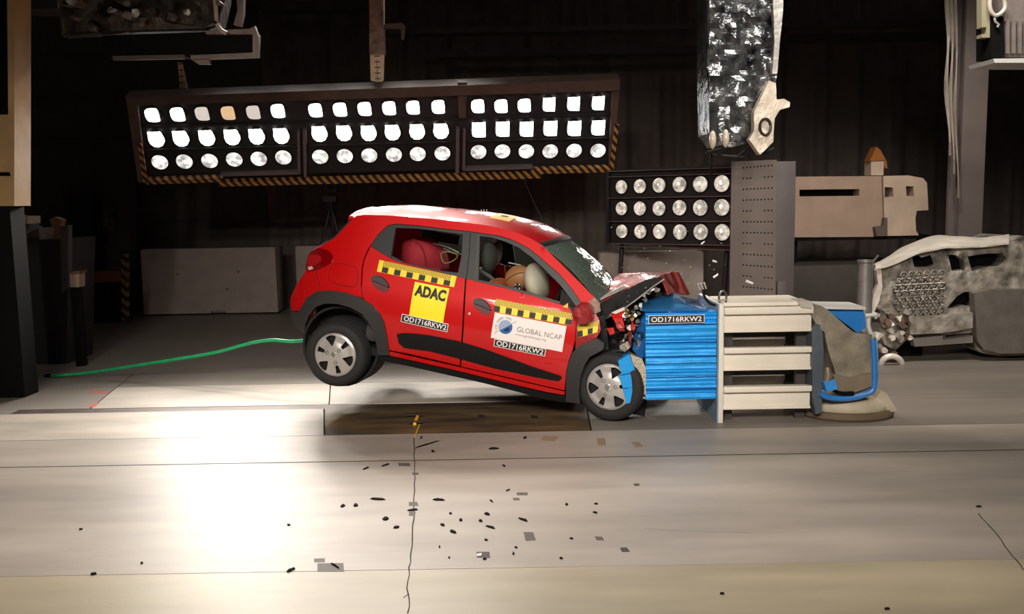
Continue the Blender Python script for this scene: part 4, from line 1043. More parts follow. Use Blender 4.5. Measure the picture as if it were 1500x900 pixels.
# ================================================================ deformable barrier
M_bf = mat('barrier_blue', (34, 160, 238), .38, metal=.2, var=.1, scale=9, bump=.12, bscale=30, stretch=(1, 1, 6))
M_bfd = mat('barrier_blue_deep', (22, 88, 150), .3, metal=.4)
M_foil = mat('barrier_foil', (60, 140, 205), .22, metal=.55, bump=.25, bscale=14)
M_core = mat('honeycomb_core', (184, 172, 152), .45, metal=.45, bump=.5, bscale=90)
M_steel = mat('barrier_steel', (226, 218, 204), .5, var=.08, scale=3)
M_plateblue = mat('plate_bluegrey', (120, 140, 156), .5, var=.15, scale=4)
YB = fl(1052, 620)[1]                      # near edge of the steel plate
PX = fl(1052, 620)[0]; DEP = 0.80
plz = at(1056, 446, YB)[2]
bar_t = thing('crash_barrier', 'blue honeycomb crash barrier bolted to a pale steel stand', 'barrier', (PX, YB + .5, 0))
# steel plate with bolt holes
hl = []
for zz in np.arange(.12, plz - .05, .115):
    for yy in (YB + .06, YB + .5, YB + .72):
        hl.append([(yy + .011 * cos(a), zz + .011 * sin(a)) for a in np.linspace(0, 2 * pi, 9)[:-1]])
V, F = fill2d([(YB, 0.0), (YB + DEP, 0.0), (YB + DEP, plz), (YB, plz)], hl); v, f = thick(V, F, lambda u, w, t: (PX - .012 + t, u, w), .012); mk('face_plate', v, f, M_plateblue, bar_t)
G().box((PX, YB - .004, 0), (PX + .038, YB + DEP, plz + .004), bev=.003).done('back_plate', M_steel, bar_t)
# honeycomb block with the crushed, rippled side
xb0, xb1 = at(946, 520, YB + .02)[0], PX - .014
zb0, zb1 = at(990, 586, YB + .02)[2], at(990, 458, YB + .02)[2]
n1 = vnoise(51); n2 = vnoise(52)
g = G(); rows_ = []; NZ = 110; RIP = np.convolve(np.random.RandomState(3).normal(0, .006, 112), (.3, .4, .3), 'valid')
def ring(z, k):
    rip = .004 * sin(z * 190 + 2 * n1((0, 0, z), 30)) + .010 * n2((0, 0, z), 90) + RIP[k]; P = []
    def e(x, y): 
        return np.array((x, y, z))
    for t in np.linspace(0, 1, 12): P.append(e(xb0 + (xb1 - xb0) * t, YB + .03 + rip + .008 * n1((t * 3, 0, z * 20), 3)))
    for t in np.linspace(0, 1, 4)[1:]: P.append(e(xb1, YB + .03 + (DEP - .1) * t))
    for t in np.linspace(0, 1, 5)[1:]: P.append(e(xb1 + (xb0 + .05 - xb1) * t, YB + DEP - .07))
    for t in np.linspace(0, 1, 9)[1:-1]: P.append(e(xb0 + .05 * (1 - t) + .03 * n2((0, t * 5, z * 9), 2), YB + DEP - .07 + (.1 - DEP) * t))
    return P
R_b = [ring(zb0 + (zb1 - zb0) * k / (NZ - 1), k) for k in range(NZ)]; m_ = len(R_b[0])
vv = [p for r_ in R_b for p in r_]; ff_ = [(i * m_ + j, i * m_ + (j + 1) % m_, (i + 1) * m_ + (j + 1) % m_, (i + 1) * m_ + j) for i in range(NZ - 1) for j in range(m_)]
ff_ += [tuple(range(m_)), tuple((NZ - 1) * m_ + j for j in range(m_))]
g.add(vv, ff_); hb = g.done('honeycomb_block', M_bf, bar_t, smooth=50)
for zf in (.12, .26, .42, .50, .66, .86):
    zz = zb0 + (zb1 - zb0) * zf
    G().tube([(xb0 + (xb1 - xb0) * t, YB + .02, zz + .006 * n1((t * 4, zf * 9, 0), 3)) for t in np.linspace(0, 1, 14)], .004, 5).done('fold_line', M_bfd, hb)
# torn foil on top
def wlump(name, px, Y, d, m, seed, amp=.02, parent=None, sp=.05, fr=30, sm=25, **k):
    P = [at(x, y, Y) for x, y in dense(px, 6)]; nz = vnoise(seed)
    V, F = fill2d([(p[0], p[2]) for p in P], (), sp)
    v, f = thick(V, F, lambda u, w, t: (u, Y + (t if t else -amp * (1 + nz((u, 0, w), fr))), w), d)
    return mk(name, v, f, m, parent, smooth=sm, **k)
n3 = vnoise(61)
lo = [(938, 455), (946, 456.5), (966, 456.5), (990, 456.5), (1012, 456.5), (1030, 456.5), (1038, 456)]
hi = [(940, 452), (950, 447), (966, 438.5), (983, 432), (997, 435), (1014, 446), (1037, 453)]
P = []
for t in np.linspace(0, 1, 7):
    row = []
    for a in np.linspace(0, 5.999, 25):
        i = int(a); s = a - i
        A = np.array(lo[i]) * (1 - s) + np.array(lo[i + 1]) * s; B = np.array(hi[i]) * (1 - s) + np.array(hi[i + 1]) * s
        q = at(*(A * (1 - t) + B * t), YB + .0) + np.array((0, .55 * t * t, 0)); q[2] += .55 * t * t * 0.02; row.append(q + np.array((0, .012 * n3(q, 22), 0)))
    P.append(row)
g = G(); g.sheet(P, (0, .01, -.004)); g.done('foil_cover', M_foil, bar_t, smooth=30)
P = []
for px in ([(984, 430), (1010, 437), (1038, 440)], [(990, 436), (1014, 446), (1040, 452)]):
    P.append([at(x, y, YB + .5 - .35 * (px is not None and y > 441)) for x, y in dense(px, 8, True, False)])
n_ = min(len(P[0]), len(P[1])); g = G(); g.sheet([P[0][:n_], P[1][:n_]], (0, .01, -.006)); g.done('foil_flap', glass_mat('clear_film', (.7, .8, .9), .3, .05, (120, 150, 190)), bar_t)
wlump('foil_side', [(930, 486), (938, 470), (946, 455), (947, 523), (936, 524), (926, 512)], YB + .12, .06, M_bfd, 62, .02, bar_t)
# bumper blocks pushed over: three lengths with open honeycomb ends
bl = thing('bumper_blocks', 'three bent blue bumper blocks hanging in front of the crushed wheel', 'barrier', tuple(at(925, 590, YB + .05)))
for q in ([(905, 529), (922, 519), (931, 545), (911, 549)], [(907, 551), (931, 546.5), (932.5, 567), (912.5, 569)], [(912.5, 570), (932.5, 568.5), (933, 585), (918, 592)]):
    k_ = wlump('block', q, YB + .02, .28, M_bf, int(q[0][1]), .004, bl)
for q in ([(923, 519), (941, 526), (932, 546), (930.5, 544)], [(931.5, 547), (934, 560), (933.5, 567)], [(933, 568), (938, 575), (946, 584), (934, 585)], [(932, 546), (941, 527), (946, 540), (946, 580), (940, 574), (934, 566)]):
    wlump('honeycomb_end', q, YB + .04, .22, M_core, int(q[0][0]), .01, bl)
# number strip on the block
def bq(u, v, t=0, o=0):
    a = np.array((950, 475)) * (1 - u) + np.array((1032, 473)) * u; b = np.array((950, 462.5)) * (1 - u) + np.array((1032, 461)) * u
    return at(*(a * (1 - v) + b * v), YB - .002 - o)
def bdecal(name, m, o, rect, parent):
    g = G(); g.sheet([[bq(rect[0], rect[1], 0, o), bq(rect[2], rect[1], 0, o)], [bq(rect[0], rect[3], 0, o), bq(rect[2], rect[3], 0, o)]], (0, .002, 0)); return g.done(name, m, parent)
st = bdecal('number_strip', M_letw, 0, (0, 0, 1, 1), hb)
hb2 = bar_t
bdecal('strip_ground', M_plate, .0022, (.01, .06, .99, .94), hb)
V, F, _a = text2d('OD1716RKW2', .012); mk('lettering', [bq(.05 + .9 * x, .2 + .6 * y, 0, .0045) for x, y in V], F, M_letw, hb, smooth=0, recalc=False)
# beams of the stand
xe = at(1189, 520, YB)[0]
M_beamw = mat('stand_enamel', (230, 220, 204), .5, var=.07, scale=3)
def zof(py): return at(1110, py, YB)[2]
for (ft, fb, a, b) in ((452, 460, 465, 487), (511, 517, 523, 543), (568, 574, 579, 600)):
    for yy, d in ((YB + .02, 1), (YB + .46, -1)):
        bm_ = G().box((PX + .04, yy, zof(b)), (xe, yy + .09, zof(ft)), bev=.004).done('beam', M_beamw, bar_t)
        G().box((PX + .04, yy - .045, zof(fb)), (xe, yy + .0, zof(ft) + .012), bev=.004).done('top_flange', M_beamw, bm_)
        G().box((PX + .04, yy - .02, zof(b)), (xe, yy + .0, zof(b) + .022), bev=.003).done('lower_flange', M_beamw, bm_)
for i, yy in enumerate(np.linspace(YB + .02, YB + .42, 4)):
    G().box((PX + .04, yy, zof(452) + .015), (xe - .03, yy + .125, zof(452) + .045), bev=.004).done('deck_board', M_beamw, bar_t)
for xx in (PX + .06, xe - .09):
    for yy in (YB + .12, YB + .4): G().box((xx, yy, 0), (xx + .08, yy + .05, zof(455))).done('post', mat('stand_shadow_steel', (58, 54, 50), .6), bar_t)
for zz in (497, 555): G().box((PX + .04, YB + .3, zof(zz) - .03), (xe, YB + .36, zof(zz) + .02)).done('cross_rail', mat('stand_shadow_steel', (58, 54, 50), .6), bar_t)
wlump('wrap_end', [(1170, 441), (1186, 441), (1190, 447), (1188, 452), (1172, 450)], YB - .02, .2, mat('wrap_film_grey', (186, 178, 168), .35, bump=.4, bscale=20), 71, .02, bar_t)
# cable clamps on top of the plate
clp = thing('sensor_cable', 'black sensor cable with silver clips arched over the top of the barrier plate', 'cable', tuple(at(1050, 447, YB + .1)))
pts = [at(x, y, YB + .08) for x, y in dense([(1030, 424), (1031, 432), (1036, 441), (1043, 446), (1052, 447), (1060, 444)], 3, True, False)]
G().tube(pts, .011, 8).done('cable', M_clad, clp)
for q in ([(1022, 416), (1034, 413), (1036, 423), (1027, 426)],):
    for dx in (0, 4.5, 9): 
        G().tube([at(1022.5 + dx, 416 - dx * .2, YB + .08), at(1025.5 + dx, 425 - dx * .2, YB + .08)], .008, 6).done('clip_bar', M_silver, clp)
G().tube([at(x, y, YB + .06) for x, y in dense([(1055, 447), (1053, 436), (1056, 428), (1060, 426), (1064, 432), (1063, 444)], 3, True, False)], .009, 6).done('clip_loop', mat('clip_chrome', (120, 116, 112), .3, metal=.8), clp)
G().tube([at(1051, 441, YB + .04), at(1066, 439, YB + .04)], .008, 6).done('clip_bar', M_silver, clp)

# ================================================================ blue machine behind the stand
mc = thing('floor_machine', 'blue and grey machine on a brown rubber base at the end of the steel stand', 'machine', tuple(fl(1250, 618)))
YM = fl(1250, 622)[1] + .12
M_mblue = mat('machine_blue', (40, 120, 196), .35, coat=.5); M_pale = mat('machine_pale', (184, 172, 148), .55, var=.15, scale=8)
M_cloth = mat('machine_cover', (150, 140, 120), .5, rgb2=(104, 96, 82), scale=6, bump=.4, bscale=14)
cb = at(1254, 618, YM); rx = 70 / FPX * YM
def oval(z, s, yo=0): return [(cb[0] + rx * s * cos(a), YM + .22 + yo + .30 * s * sin(a), z) for a in np.linspace(0, 2 * pi, 41)[:-1]]
def stack(L, name, m):
    g = G(); n = len(L[0]); g.add([p for r_ in L for p in r_], [(i * n + j, i * n + (j + 1) % n, (i + 1) * n + (j + 1) % n, (i + 1) * n + j) for i in range(len(L) - 1) for j in range(n)] + [tuple(range(n)), tuple((len(L) - 1) * n + j for j in range(n))])
    return g.done(name, m, mc, smooth=40)
stack([oval(0, .95), oval(.02, 1.0), oval(.05, .99), oval(.07, .93)], 'rubber_base', mat('brown_rubber', (96, 80, 60), .7))
stack([oval(.07, .88), oval(.10, .9), oval(.15, .82), oval(.17, .7)], 'base_rim', M_pale)
wlump('side_plate', [(1189, 486), (1196, 474), (1204, 478), (1206, 520), (1204, 560), (1203, 604), (1194, 607), (1190, 570)], YM - .03, .3, mat('machine_slate', (76, 84, 92), .45), 81, .01, mc)
wlump('cover', [(1186, 455), (1204, 449), (1214, 456), (1238, 478), (1252, 488), (1276, 490), (1276, 530), (1277, 572), (1262, 578), (1228, 576), (1222, 545), (1214, 520), (1206, 486), (1196, 478)], YM - .01, .36, M_cloth, 82, .025, mc, fr=18, sm=60)
wlump('upper_panel', [(1205, 450), (1264, 452), (1268, 480), (1256, 488), (1238, 474)], YM + .05, .30, M_mblue, 83, .01, mc, sm=40)
wlump('panel_edge', [(1204, 449), (1268, 450), (1268, 454), (1210, 453)], YM - .0, .36, mat('edge_white', (206, 204, 198), .4), 84, .003, mc)
g = G().tube([at(x, y, YM - .06) for x, y in dense([(1279, 497), (1281, 530), (1281, 560), (1278, 572), (1262, 580), (1240, 584), (1215, 583), (1202, 577)], 5, True, False)], .024, 10); g.done('blue_pipe', M_mblue, mc)
g = G().tube([at(x, y, YM - .05) for x, y in ((1280, 498), (1281.5, 540), (1281, 568))], .028, 10); g.done('pipe_sleeve', mat('sleeve_pale_blue', (150, 186, 220), .35), mc)
wlump('hopper', [(1219, 548), (1246, 553), (1276, 547), (1276, 566), (1250, 576), (1226, 572)], YM - .05, .2, mat('hopper_brown', (122, 108, 90), .5), 85, .01, mc)
wlump('black_tray', [(1226, 574), (1251, 574), (1251, 581), (1230, 580)], YM - .07, .2, M_black, 86, .004, mc)
G().tube([at(1212, 538, YM - .08), at(1214, 550, YM - .08), at(1210, 562, YM - .08)], [.02, .035, .03], 12).done('steel_flask', mat('flask_metal', (170, 150, 130), .3, metal=.7), mc)
wlump('blue_bag', [(1206, 560), (1222, 556), (1226, 570), (1210, 574)], YM - .10, .1, mat('bag_blue', (50, 140, 214), .5, bump=.5), 87, .02, mc)
g = G().tube([at(x, y, YM + .06) for x, y in ((1272, 462), (1272, 478), (1276, 490), (1277, 496))], .018, 8); g.done('white_post', mat('edge_white', (206, 204, 198), .4), mc)
G().tube([at(1267, 463, YM + .04), at(1283, 461, YM + .04)], .016, 8).done('white_bar', mat('edge_white', (206, 204, 198), .4), mc)
wlump('skirt', [(1290, 572), (1298, 576), (1312, 600), (1300, 606), (1270, 604), (1276, 590)], YM + .08, .2, M_pale, 88, .02, mc)

# ================================================================ the silver wreck
M_wr = mat('wreck_silver', (206, 196, 182), .4, metal=.3, rgb2=(92, 86, 78), scale=7, bump=.6, bscale=18)  # pale and dark patches paint the crumpled metal's highlights into the colour
M_wrl = mat('wreck_pale', (226, 216, 202), .4, metal=.15, var=.2, scale=6, bump=.3, bscale=20)
YW = fl(1400, 528)[1]
wk = thing('silver_wreck', 'crumpled silver car wreck with a honeycomb grille at the right edge', 'wreck', tuple(at(1400, 528, YW) * np.array((1, 1, 0))))
nw = vnoise(91)
o = [(1283, 394), (1300, 389), (1322, 380), (1348, 369), (1375, 363), (1400, 361), (1440, 360), (1478, 355), (1512, 346), (1560, 350), (1640, 356), (1640, 520), (1530, 520), (1466, 523), (1440, 518), (1428, 510), (1424, 488), (1376, 492), (1338, 494), (1326, 500),
     (1312, 514), (1296, 505), (1288, 488), (1290, 462), (1282, 430)]
hs = [[(1338, 378), (1346, 374), (1352, 378), (1366, 374), (1370, 388), (1360, 392), (1340, 392)], [(1392, 374), (1402, 374), (1412, 382), (1414, 396), (1396, 398)], [(1418, 376), (1440, 372), (1468, 371), (1474, 378), (1464, 390), (1440, 392), (1424, 398)], [(1404, 434), (1414, 428), (1428, 428), (1432, 438), (1424, 450), (1414, 448), (1400, 452), (1388, 452)]]
slab('body', o, YW, .8, M_wr, wk, taper=(5.2, .36), holes=hs, spacing=.07, bow=lambda u, w: .05 * nw((u, 0, w), 9) + .03 * nw((w, u, 0), 24) - .10 * max(0, (w - .95)), smooth=60)
slab('dark_inside', [(1330, 366), (1480, 362), (1480, 460), (1330, 462)], YW + .16, .02, M_black, wk)
# bonnet: top sheet running back, light from above put into its pale colour
P = []
fr_ = [(1281, 394), (1300, 389), (1322, 380), (1348, 369), (1375, 363), (1400, 361), (1440, 360), (1478, 355)]
bk_ = [(1284, 388), (1300, 376), (1322, 362), (1348, 351), (1373, 345), (1400, 346), (1438, 348), (1478, 343)]
fr_ = dense(fr_, 7, True, False); bk_ = dense(bk_, 7, True, False); n_ = min(len(fr_), len(bk_))
for t in np.linspace(0, 1, 7):
    P.append([at(*fr_[int(i * (len(fr_) - 1) / (n_ - 1))], YW - .10) * (1 - t) + at(*bk_[int(i * (len(bk_) - 1) / (n_ - 1))], YW + .55) * t + np.array((0, 0, .03 * sin(pi * t) + .012 * nw((i * .7, t * 4, 0), 2))) for i in range(n_)])
g = G(); g.sheet(P, (0, .0, -.02)); g.done('bonnet', M_wrl, wk, smooth=50)
# honeycomb cells
for r_ in range(7):
    for c_ in range(6 + (r_ % 2 == 0)):
        x = 1313 + c_ * 11.2 + (r_ % 2) * 5.6; y = 404 + r_ * 9.2 - c_ * .6
        if (x < 1318 and r_ in (0, 6)) or x > 1383: continue
        c = at(x, y, YW - .09); rr = 5.2 / FPX * YW
        G().tube([(c[0] + rr * cos(a), c[1] + .01 * sin(3 * a + r_), c[2] + rr * sin(a)) for a in np.linspace(0, 2 * pi, 7)[:-1]], .011, 6, close=True).ball(c + np.array((0, .03, 0)), (rr * .75, .035, rr * .75), 8, 5).done('honeycomb_cell', mat('wreck_cell', (176, 167, 155), .4, metal=.3, rgb2=(92, 84, 78), scale=22), wk)
wlump('bumper_beam', [(1330, 464), (1380, 462), (1424, 458), (1424, 480), (1380, 488), (1332, 490)], YW - .12, .14, M_wr, 93, .015, wk, fr=8, sm=60)
wlump('lower_lip', [(1336, 496), (1380, 492), (1380, 498), (1424, 492), (1424, 502), (1340, 508)], YW - .06, .1, mat('lip_grey', (140, 132, 124), .6), 94, .01, wk)
wlump('front_skirt', [(1426, 430), (1450, 424), (1560, 424), (1560, 516), (1466, 518), (1440, 512), (1430, 500)], YW - .10, .1, mat('wreck_grey', (104, 98, 90), .55, var=.2), 95, .02, wk, fr=6, sm=60)
G().tube([at(1306 + 15 * cos(a), 535 + 13 * sin(a), YW - .18 + .05 * sin(a)) for a in np.linspace(0, 2 * pi, 25)[:-1]], .032, 10, close=True).done('tow_ring', M_wrl, wk)
rs = random.Random(12)
for i in range(26):
    x, y = rs.uniform(1284, 1334), rs.uniform(446, 520)
    if y > 505 and x > 1318: continue
    s = rs.uniform(3.5, 7)
    wlump('bent_scrap', [(x + s * rs.uniform(.5, 1.2) * cos(j * pi / 3 + i), y + s * rs.uniform(.5, 1.2) * sin(j * pi / 3 + i)) for j in range(6)], YW - .08 - rs.uniform(0, .1), .05, [M_wrl, M_wr, mat('scrap_rust', (104, 84, 72), .6, metal=.3)][i % 3], 200 + i, .03, wk)
wlump('wing_edge', [(1282, 388), (1290, 384), (1292, 420), (1288, 440), (1278, 462), (1274, 454), (1280, 430), (1286, 416)], YW - .06, .06, M_wrl, 96, .01, wk)
for x in (1318, 1430, 1560): G().box(at(x, 512, YW + .3) * np.array((1, 1, 0)), at(x + 22, 500, YW + .5)).done('support_block', M_black, wk)

# ================================================================ things hung from the roof
M_foilw = mat('foil_wrap', (150, 152, 154), .22, metal=.85, rgb2=(36, 37, 40), scale=7, bump=.9, bscale=9)
YH = 9.2
hg = thing('foil_wrapped_hoist', 'hoist block wrapped in crinkled silver foil hanging above the perforated post', 'hoist', tuple(at(1090, 235, YH)))
nh = vnoise(101)
o = [(1036, -70), (1146, -70), (1146, 20), (1142, 60), (1138, 110), (1132, 150), (1112, 178), (1104, 205), (1088, 212), (1066, 208), (1052, 214), (1038, 196), (1036, 100)]
slab('foil_body', o, YH, .5, M_foilw, hg, spacing=.05, bow=lambda u, w: .07 * abs(nh((u, 0, w), 11)) + .03 * nh((w, u, 0), 29), smooth=22)
wlump('foil_edge', [(1132, -70), (1146, -70), (1147, 10), (1143, 50), (1138, 108), (1131, 108), (1134, 60), (1132, 0)], YH - .08, .08, mat('foil_bright', (226, 222, 214), .3, metal=.6, bump=.5, bscale=20), 102, .01, hg)
wlump('hook_body', [(1104, 165), (1126, 118), (1136, 122), (1137, 146), (1148, 145), (1157, 150), (1156, 157), (1142, 161), (1134, 174), (1132, 208), (1113, 227), (1097, 205), (1104, 192)], YH - .12, .1, mat('hook_enamel', (216, 202, 184), .4, metal=.3, bump=.3), 103, .015, hg, sm=40)
G().tube([at(1121 + 8 * cos(a), 186 + 12 * sin(a), YH - .16) for a in np.linspace(0, 2 * pi, 19)[:-1]], .014, 8, close=True).done('hook_eye', mat('eye_dark', (60, 54, 48), .4, metal=.6), hg)
for x, y in ((1044, 205), (1063, 203)):
    G().ball(at(x, y, YH - .1), (.035, .04, .09), 12, 8).done('hanging_bulb', mat('bulb_glass', (200, 186, 166), .15, coat=1), hg)
for k, (a, b) in enumerate((((1034, 224), (1056, 219)), ((1044, 228), (1090, 231)), ((1080, 230), (1095, 218)), ((1118, 226), (1134, 218)))):
    G().tube([at(*a, YH), at(*b, YH)], .018, 6).done('clamp_bar', M_clad, hg)
G().tube([at(1042, 224, YH), at(1042, 256, YH + .3)], .01, 6).done('drop_cable', M_clad, hg)

M_mach = mat('machine_grime', (92, 80, 68), .5, metal=.4, rgb2=(26, 22, 19), scale=6, bump=.8, bscale=14)
YT = 9.6
tm = thing('ceiling_machine', 'grimy ceiling machine on a dark beam at the top left', 'machine', tuple(at(220, 90, YT)))
nt_ = vnoise(111)
slab('gear_housing', [(84, -60), (330, -60), (330, 0), (322, 36), (300, 42), (190, 45), (88, 52)], YT, .2, M_mach, tm, spacing=.07, bow=lambda u, w: .08 * nt_((u, 0, w), 14), smooth=20)
slab('beam', [(150, 52), (330, 46), (372, 42), (378, 52), (376, 80), (280, 84), (160, 84)], YT + .05, .12, M_black, tm)
M_ed = mat('beam_edge', (112, 96, 84), .55, var=.3)
slab('beam_edge', [(300, 45), (366, 42), (373, 38), (379, 56), (378, 84), (280, 87), (279, 81), (370, 77), (370, 50), (302, 50)], YT - .02, .07, M_ed, tm)
slab('lower_rail', [(165, 82), (270, 80), (270, 86), (165, 88)], YT, .05, mat('rail_dim', (70, 60, 52), .6), tm)
slab('small_plate', [(282, 88), (306, 87), (307, 94), (290, 94)], YT - .01, .06, M_ed, tm)
rs = random.Random(31)
for i in range(22):
    x, y = rs.uniform(90, 320), rs.uniform(0, 42); s = rs.uniform(4, 9)
    wlump('machine_lug', [(x + s * rs.uniform(.6, 1.3) * cos(j * pi / 3), y + s * rs.uniform(.5, 1) * sin(j * pi / 3)) for j in range(6)], YT - .10, .1, [M_mach, M_ed, M_black, mat('lug_pale', (140, 130, 118), .4, metal=.5)][i % 4], 300 + i, .03, tm)
G().tube([at(x, y, YT - .1) for x, y in dense([(312, -20), (316, 10), (318, 35), (326, 46), (332, 49)], 6, True, False)], .022, 8).done('bent_pipe', mat('pipe_pale', (176, 158, 140), .4), tm)
slab('bracket', [(340, -60), (358, -60), (356, 20), (352, 38), (342, 36), (348, 14)], YT - .05, .08, M_ed, tm)
slab('overhead_duct', [(0, -60), (84, -60), (84, 12), (30, 14), (0, 10)], YT + .6, .4, mat('duct_brown', (46, 40, 36), .7), tm)

YQ = 9.4
tr = thing('hanging_unit', 'pale ribbed unit with hoses hanging at the top right corner', 'machine', tuple(at(1470, 92, YQ)))
M_rib = mat('ribbed_grey', (124, 114, 108), .5, var=.2)
slab('body', [(1472, -60), (1600, -60), (1600, 84), (1472, 84)], YQ + .05, .5, M_rib, tr)
for x in (1474, 1483, 1492, 1501, 1510): slab('rib', [(x, 30), (x + 5, 28), (x + 5, 78), (x, 78)], YQ, .06, M_rib, tr, smooth_px=False)
slab('base_strip', [(1455, 86), (1600, 84), (1600, 92), (1457, 92)], YQ - .05, .5, mat('edge_white', (206, 204, 198), .4), tr)
slab('black_box', [(1452, 22), (1470, 24), (1472, 84), (1452, 84)], YQ, .3, M_black, tr)
slab('frame', [(1438, -60), (1450, -60), (1450, 55), (1438, 55), (1438, 50), (1445, 50), (1445, 40), (1438, 40)], YQ + .02, .1, mat('frame_olive', (150, 142, 118), .5), tr)
G().tube([at(x, y, YQ - .04) for x, y in dense([(1451, -20), (1450, 10), (1456, 22), (1464, 21), (1472, 12), (1470, 0), (1462, -4)], 3, True, False)], .02, 8).done('hose', mat('hose_pale', (190, 182, 168), .35), tr)
G().tube([at(x, y, YQ - .04) for x, y in dense([(1457, 26), (1458, 32), (1463, 36), (1461, 40)], 3, True, False)], .012, 8).done('hook', M_silver, tr)

# ================================================================ left edge
M_tan = mat('post_tan', (176, 140, 92), .6, var=.25, scale=3)
YL = 8.8
lp = thing('tan_post', 'tan equipment post with dark openings at the left edge', 'post', (at(5, 300, YL)[0], YL, 0))
slab('post', [(-40, -60), (21, -60), (21, 302), (-40, 302)], YL, .3, M_tan, lp, holes=[[(-36, -50), (10, -50), (12, 168), (-36, 168)], [(-36, 252), (14, 252), (16, 258), (-36, 258)]])
slab('back_panel', [(-45, -60), (15, -60), (15, 300), (-45, 300)], YL + .25, .1, M_black, lp)
a = at(-40, 302, YL); b = at(20, 302, YL)
G().box((a[0], YL + .02, 0), (b[0] - .05, YL + .28, a[2])).done('foot', M_black, lp)
mcw = thing('workshop_machine', 'dark workshop machine in the shade under the tan post', 'machine', (at(50, 400, 10.7)[0], 10.7, 0))
M_sh = mat('machine_dark', (22, 18, 17), .7, var=.4, scale=5, bump=.3)  # the machine's own dark colour
YX = 10.7
def base_slab(name, px, Y, d, m, parent): 
    P = [at(x, y, Y) for x, y in px]; pts = [(p[0], max(0.0, p[2])) for p in P]; V, F = fill2d(pts); v, f = thick(V, F, lambda u, w, t: (u, Y + t, w), d); return mk(name, v, f, m, parent)
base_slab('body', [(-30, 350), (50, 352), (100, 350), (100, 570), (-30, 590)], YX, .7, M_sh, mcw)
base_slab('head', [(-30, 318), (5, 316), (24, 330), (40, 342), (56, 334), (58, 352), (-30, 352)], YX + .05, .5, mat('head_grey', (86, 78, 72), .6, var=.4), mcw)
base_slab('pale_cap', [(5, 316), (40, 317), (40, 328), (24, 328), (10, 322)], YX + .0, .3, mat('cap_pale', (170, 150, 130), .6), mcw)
base_slab('side_panel', [(88, 332), (100, 330), (100, 420), (90, 430)], YX - .02, .1, mat('side_panel_grey', (66, 58, 60), .6), mcw)
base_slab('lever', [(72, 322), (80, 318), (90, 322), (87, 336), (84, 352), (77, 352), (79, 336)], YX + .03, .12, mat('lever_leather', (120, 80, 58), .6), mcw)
cbx = thing('control_box', 'small beige control box beside the dark workshop machine', 'box', tuple(at(108, 422, 10.5)))
slab('box', [(102, 402), (116, 400), (116, 421), (103, 421)], 10.5, .15, mat('box_beige', (150, 128, 108), .6), cbx)
slab('lid', [(101, 399), (117, 397), (117, 401), (102, 402)], 10.48, .18, mat('box_rust', (104, 66, 42), .6), cbx)
q0 = at(108, 421, 10.5); G().box((q0[0] - .05, 10.52, 0), (q0[0] + .05, 10.6, q0[2])).done('pedestal', M_black, cbx)
ocr = thing('orange_crate', 'orange crate in the shadows left of the hazard post', 'crate', tuple(at(152, 415, 14.5) * np.array((1, 1, 0))))
p0 = at(137, 415, 14.5); p1 = at(168, 398, 14.5)
G().box((p0[0], 14.5, p0[2]), (p1[0], 14.9, p1[2]), bev=.01).done('crate', mat('crate_orange', (140, 78, 22), .6), ocr)
G().box((p0[0], 14.5, p1[2] - .02), (p1[0], 14.47, p1[2])).done('rim', mat('crate_orange', (140, 78, 22), .6), ocr)
G().box((p0[0] - .03, 14.45, 0), (p1[0] + .03, 14.95, p0[2])).done('plinth', M_black, ocr)
hz = thing('hazard_post', 'narrow post with yellow and black hazard stripes in the left background', 'post', (at(181, 440, 14.2)[0], 14.2, 0))
base_slab('post', [(177, 372), (185, 372), (186, 470), (178, 470)], 14.2, .1, stripe_mat('hazard_tape_yellow', (140, 116, 50), (18, 16, 14), .16, (1, 0, 1)), hz)
base_slab('cap', [(176, 369), (186, 369), (186, 372), (176, 372)], 14.19, .12, M_black, hz)
ep = thing('switch_panel', 'grey electrical panel on the dark wall at the left', 'panel', tuple(at(150, 340, 16.6)))
slab('door', [(138, 306), (158, 306), (158, 332), (138, 332)], 16.6, .12, mat('panel_grey', (92, 90, 82), .6), ep)
slab('frame', [(136, 303), (166, 303), (168, 340), (137, 341)], 16.66, .1, mat('panel_frame', (70, 70, 62), .6), ep)
for x in (140, 145, 150): slab('socket', [(x, 348), (x + 4, 348), (x + 4, 354), (x, 354)], 16.62, .12, M_black, ep)
slab('knob', [(163, 313), (168, 313), (168, 320), (163, 320)], 16.56, .1, M_black, ep)
# camera on a tripod behind the car
YTc = 14.6
tpd = thing('camera_tripod', 'dark video camera on a tripod against the curtain behind the car roof', 'tripod', (at(482, 320, YTc)[0], YTc, 0))
M_tr = mat('tripod_black', (20, 18, 17), .5)
top = at(484, 300, YTc)
for dx in (-.45, .42, .05):
    G().tube([top, (top[0] + dx, YTc + (.3 if dx == .05 else -.1), 0)], [.025, .018], 8).done('leg', M_tr, tpd)
G().tube([top, at(484, 288, YTc)], .03, 8).done('column', M_tr, tpd)
slab('head', [(472, 288), (492, 286), (492, 296), (474, 297)], YTc - .06, .12, M_tr, tpd)
slab('camera_body', [(477, 266), (492, 266), (493, 281), (478, 282)], YTc - .1, .25, mat('camera_grey', (46, 43, 41), .5), tpd)
G().lathe([(.05, 0), (.05, .06), (.035, .06), (.035, .02)], at(484, 274, YTc - .1), (0, -1, 0), 16).done('lens', M_tr, tpd)

# ================================================================ green hose
gp = []
for x, y, z in ((75, 551, .012), (130, 546, .014), (190, 537, .05), (250, 528, .10), (310, 519, .16), (345, 509, .22), (372, 502, .27), (400, 498.5, .31), (425, 500.5, .34), (447, 499, .36), (470, 497, .38)):
    q = fl(x, y); s = (CAMH - z) / CAMH
    gp.append(CAMP + (q - CAMP) * s)
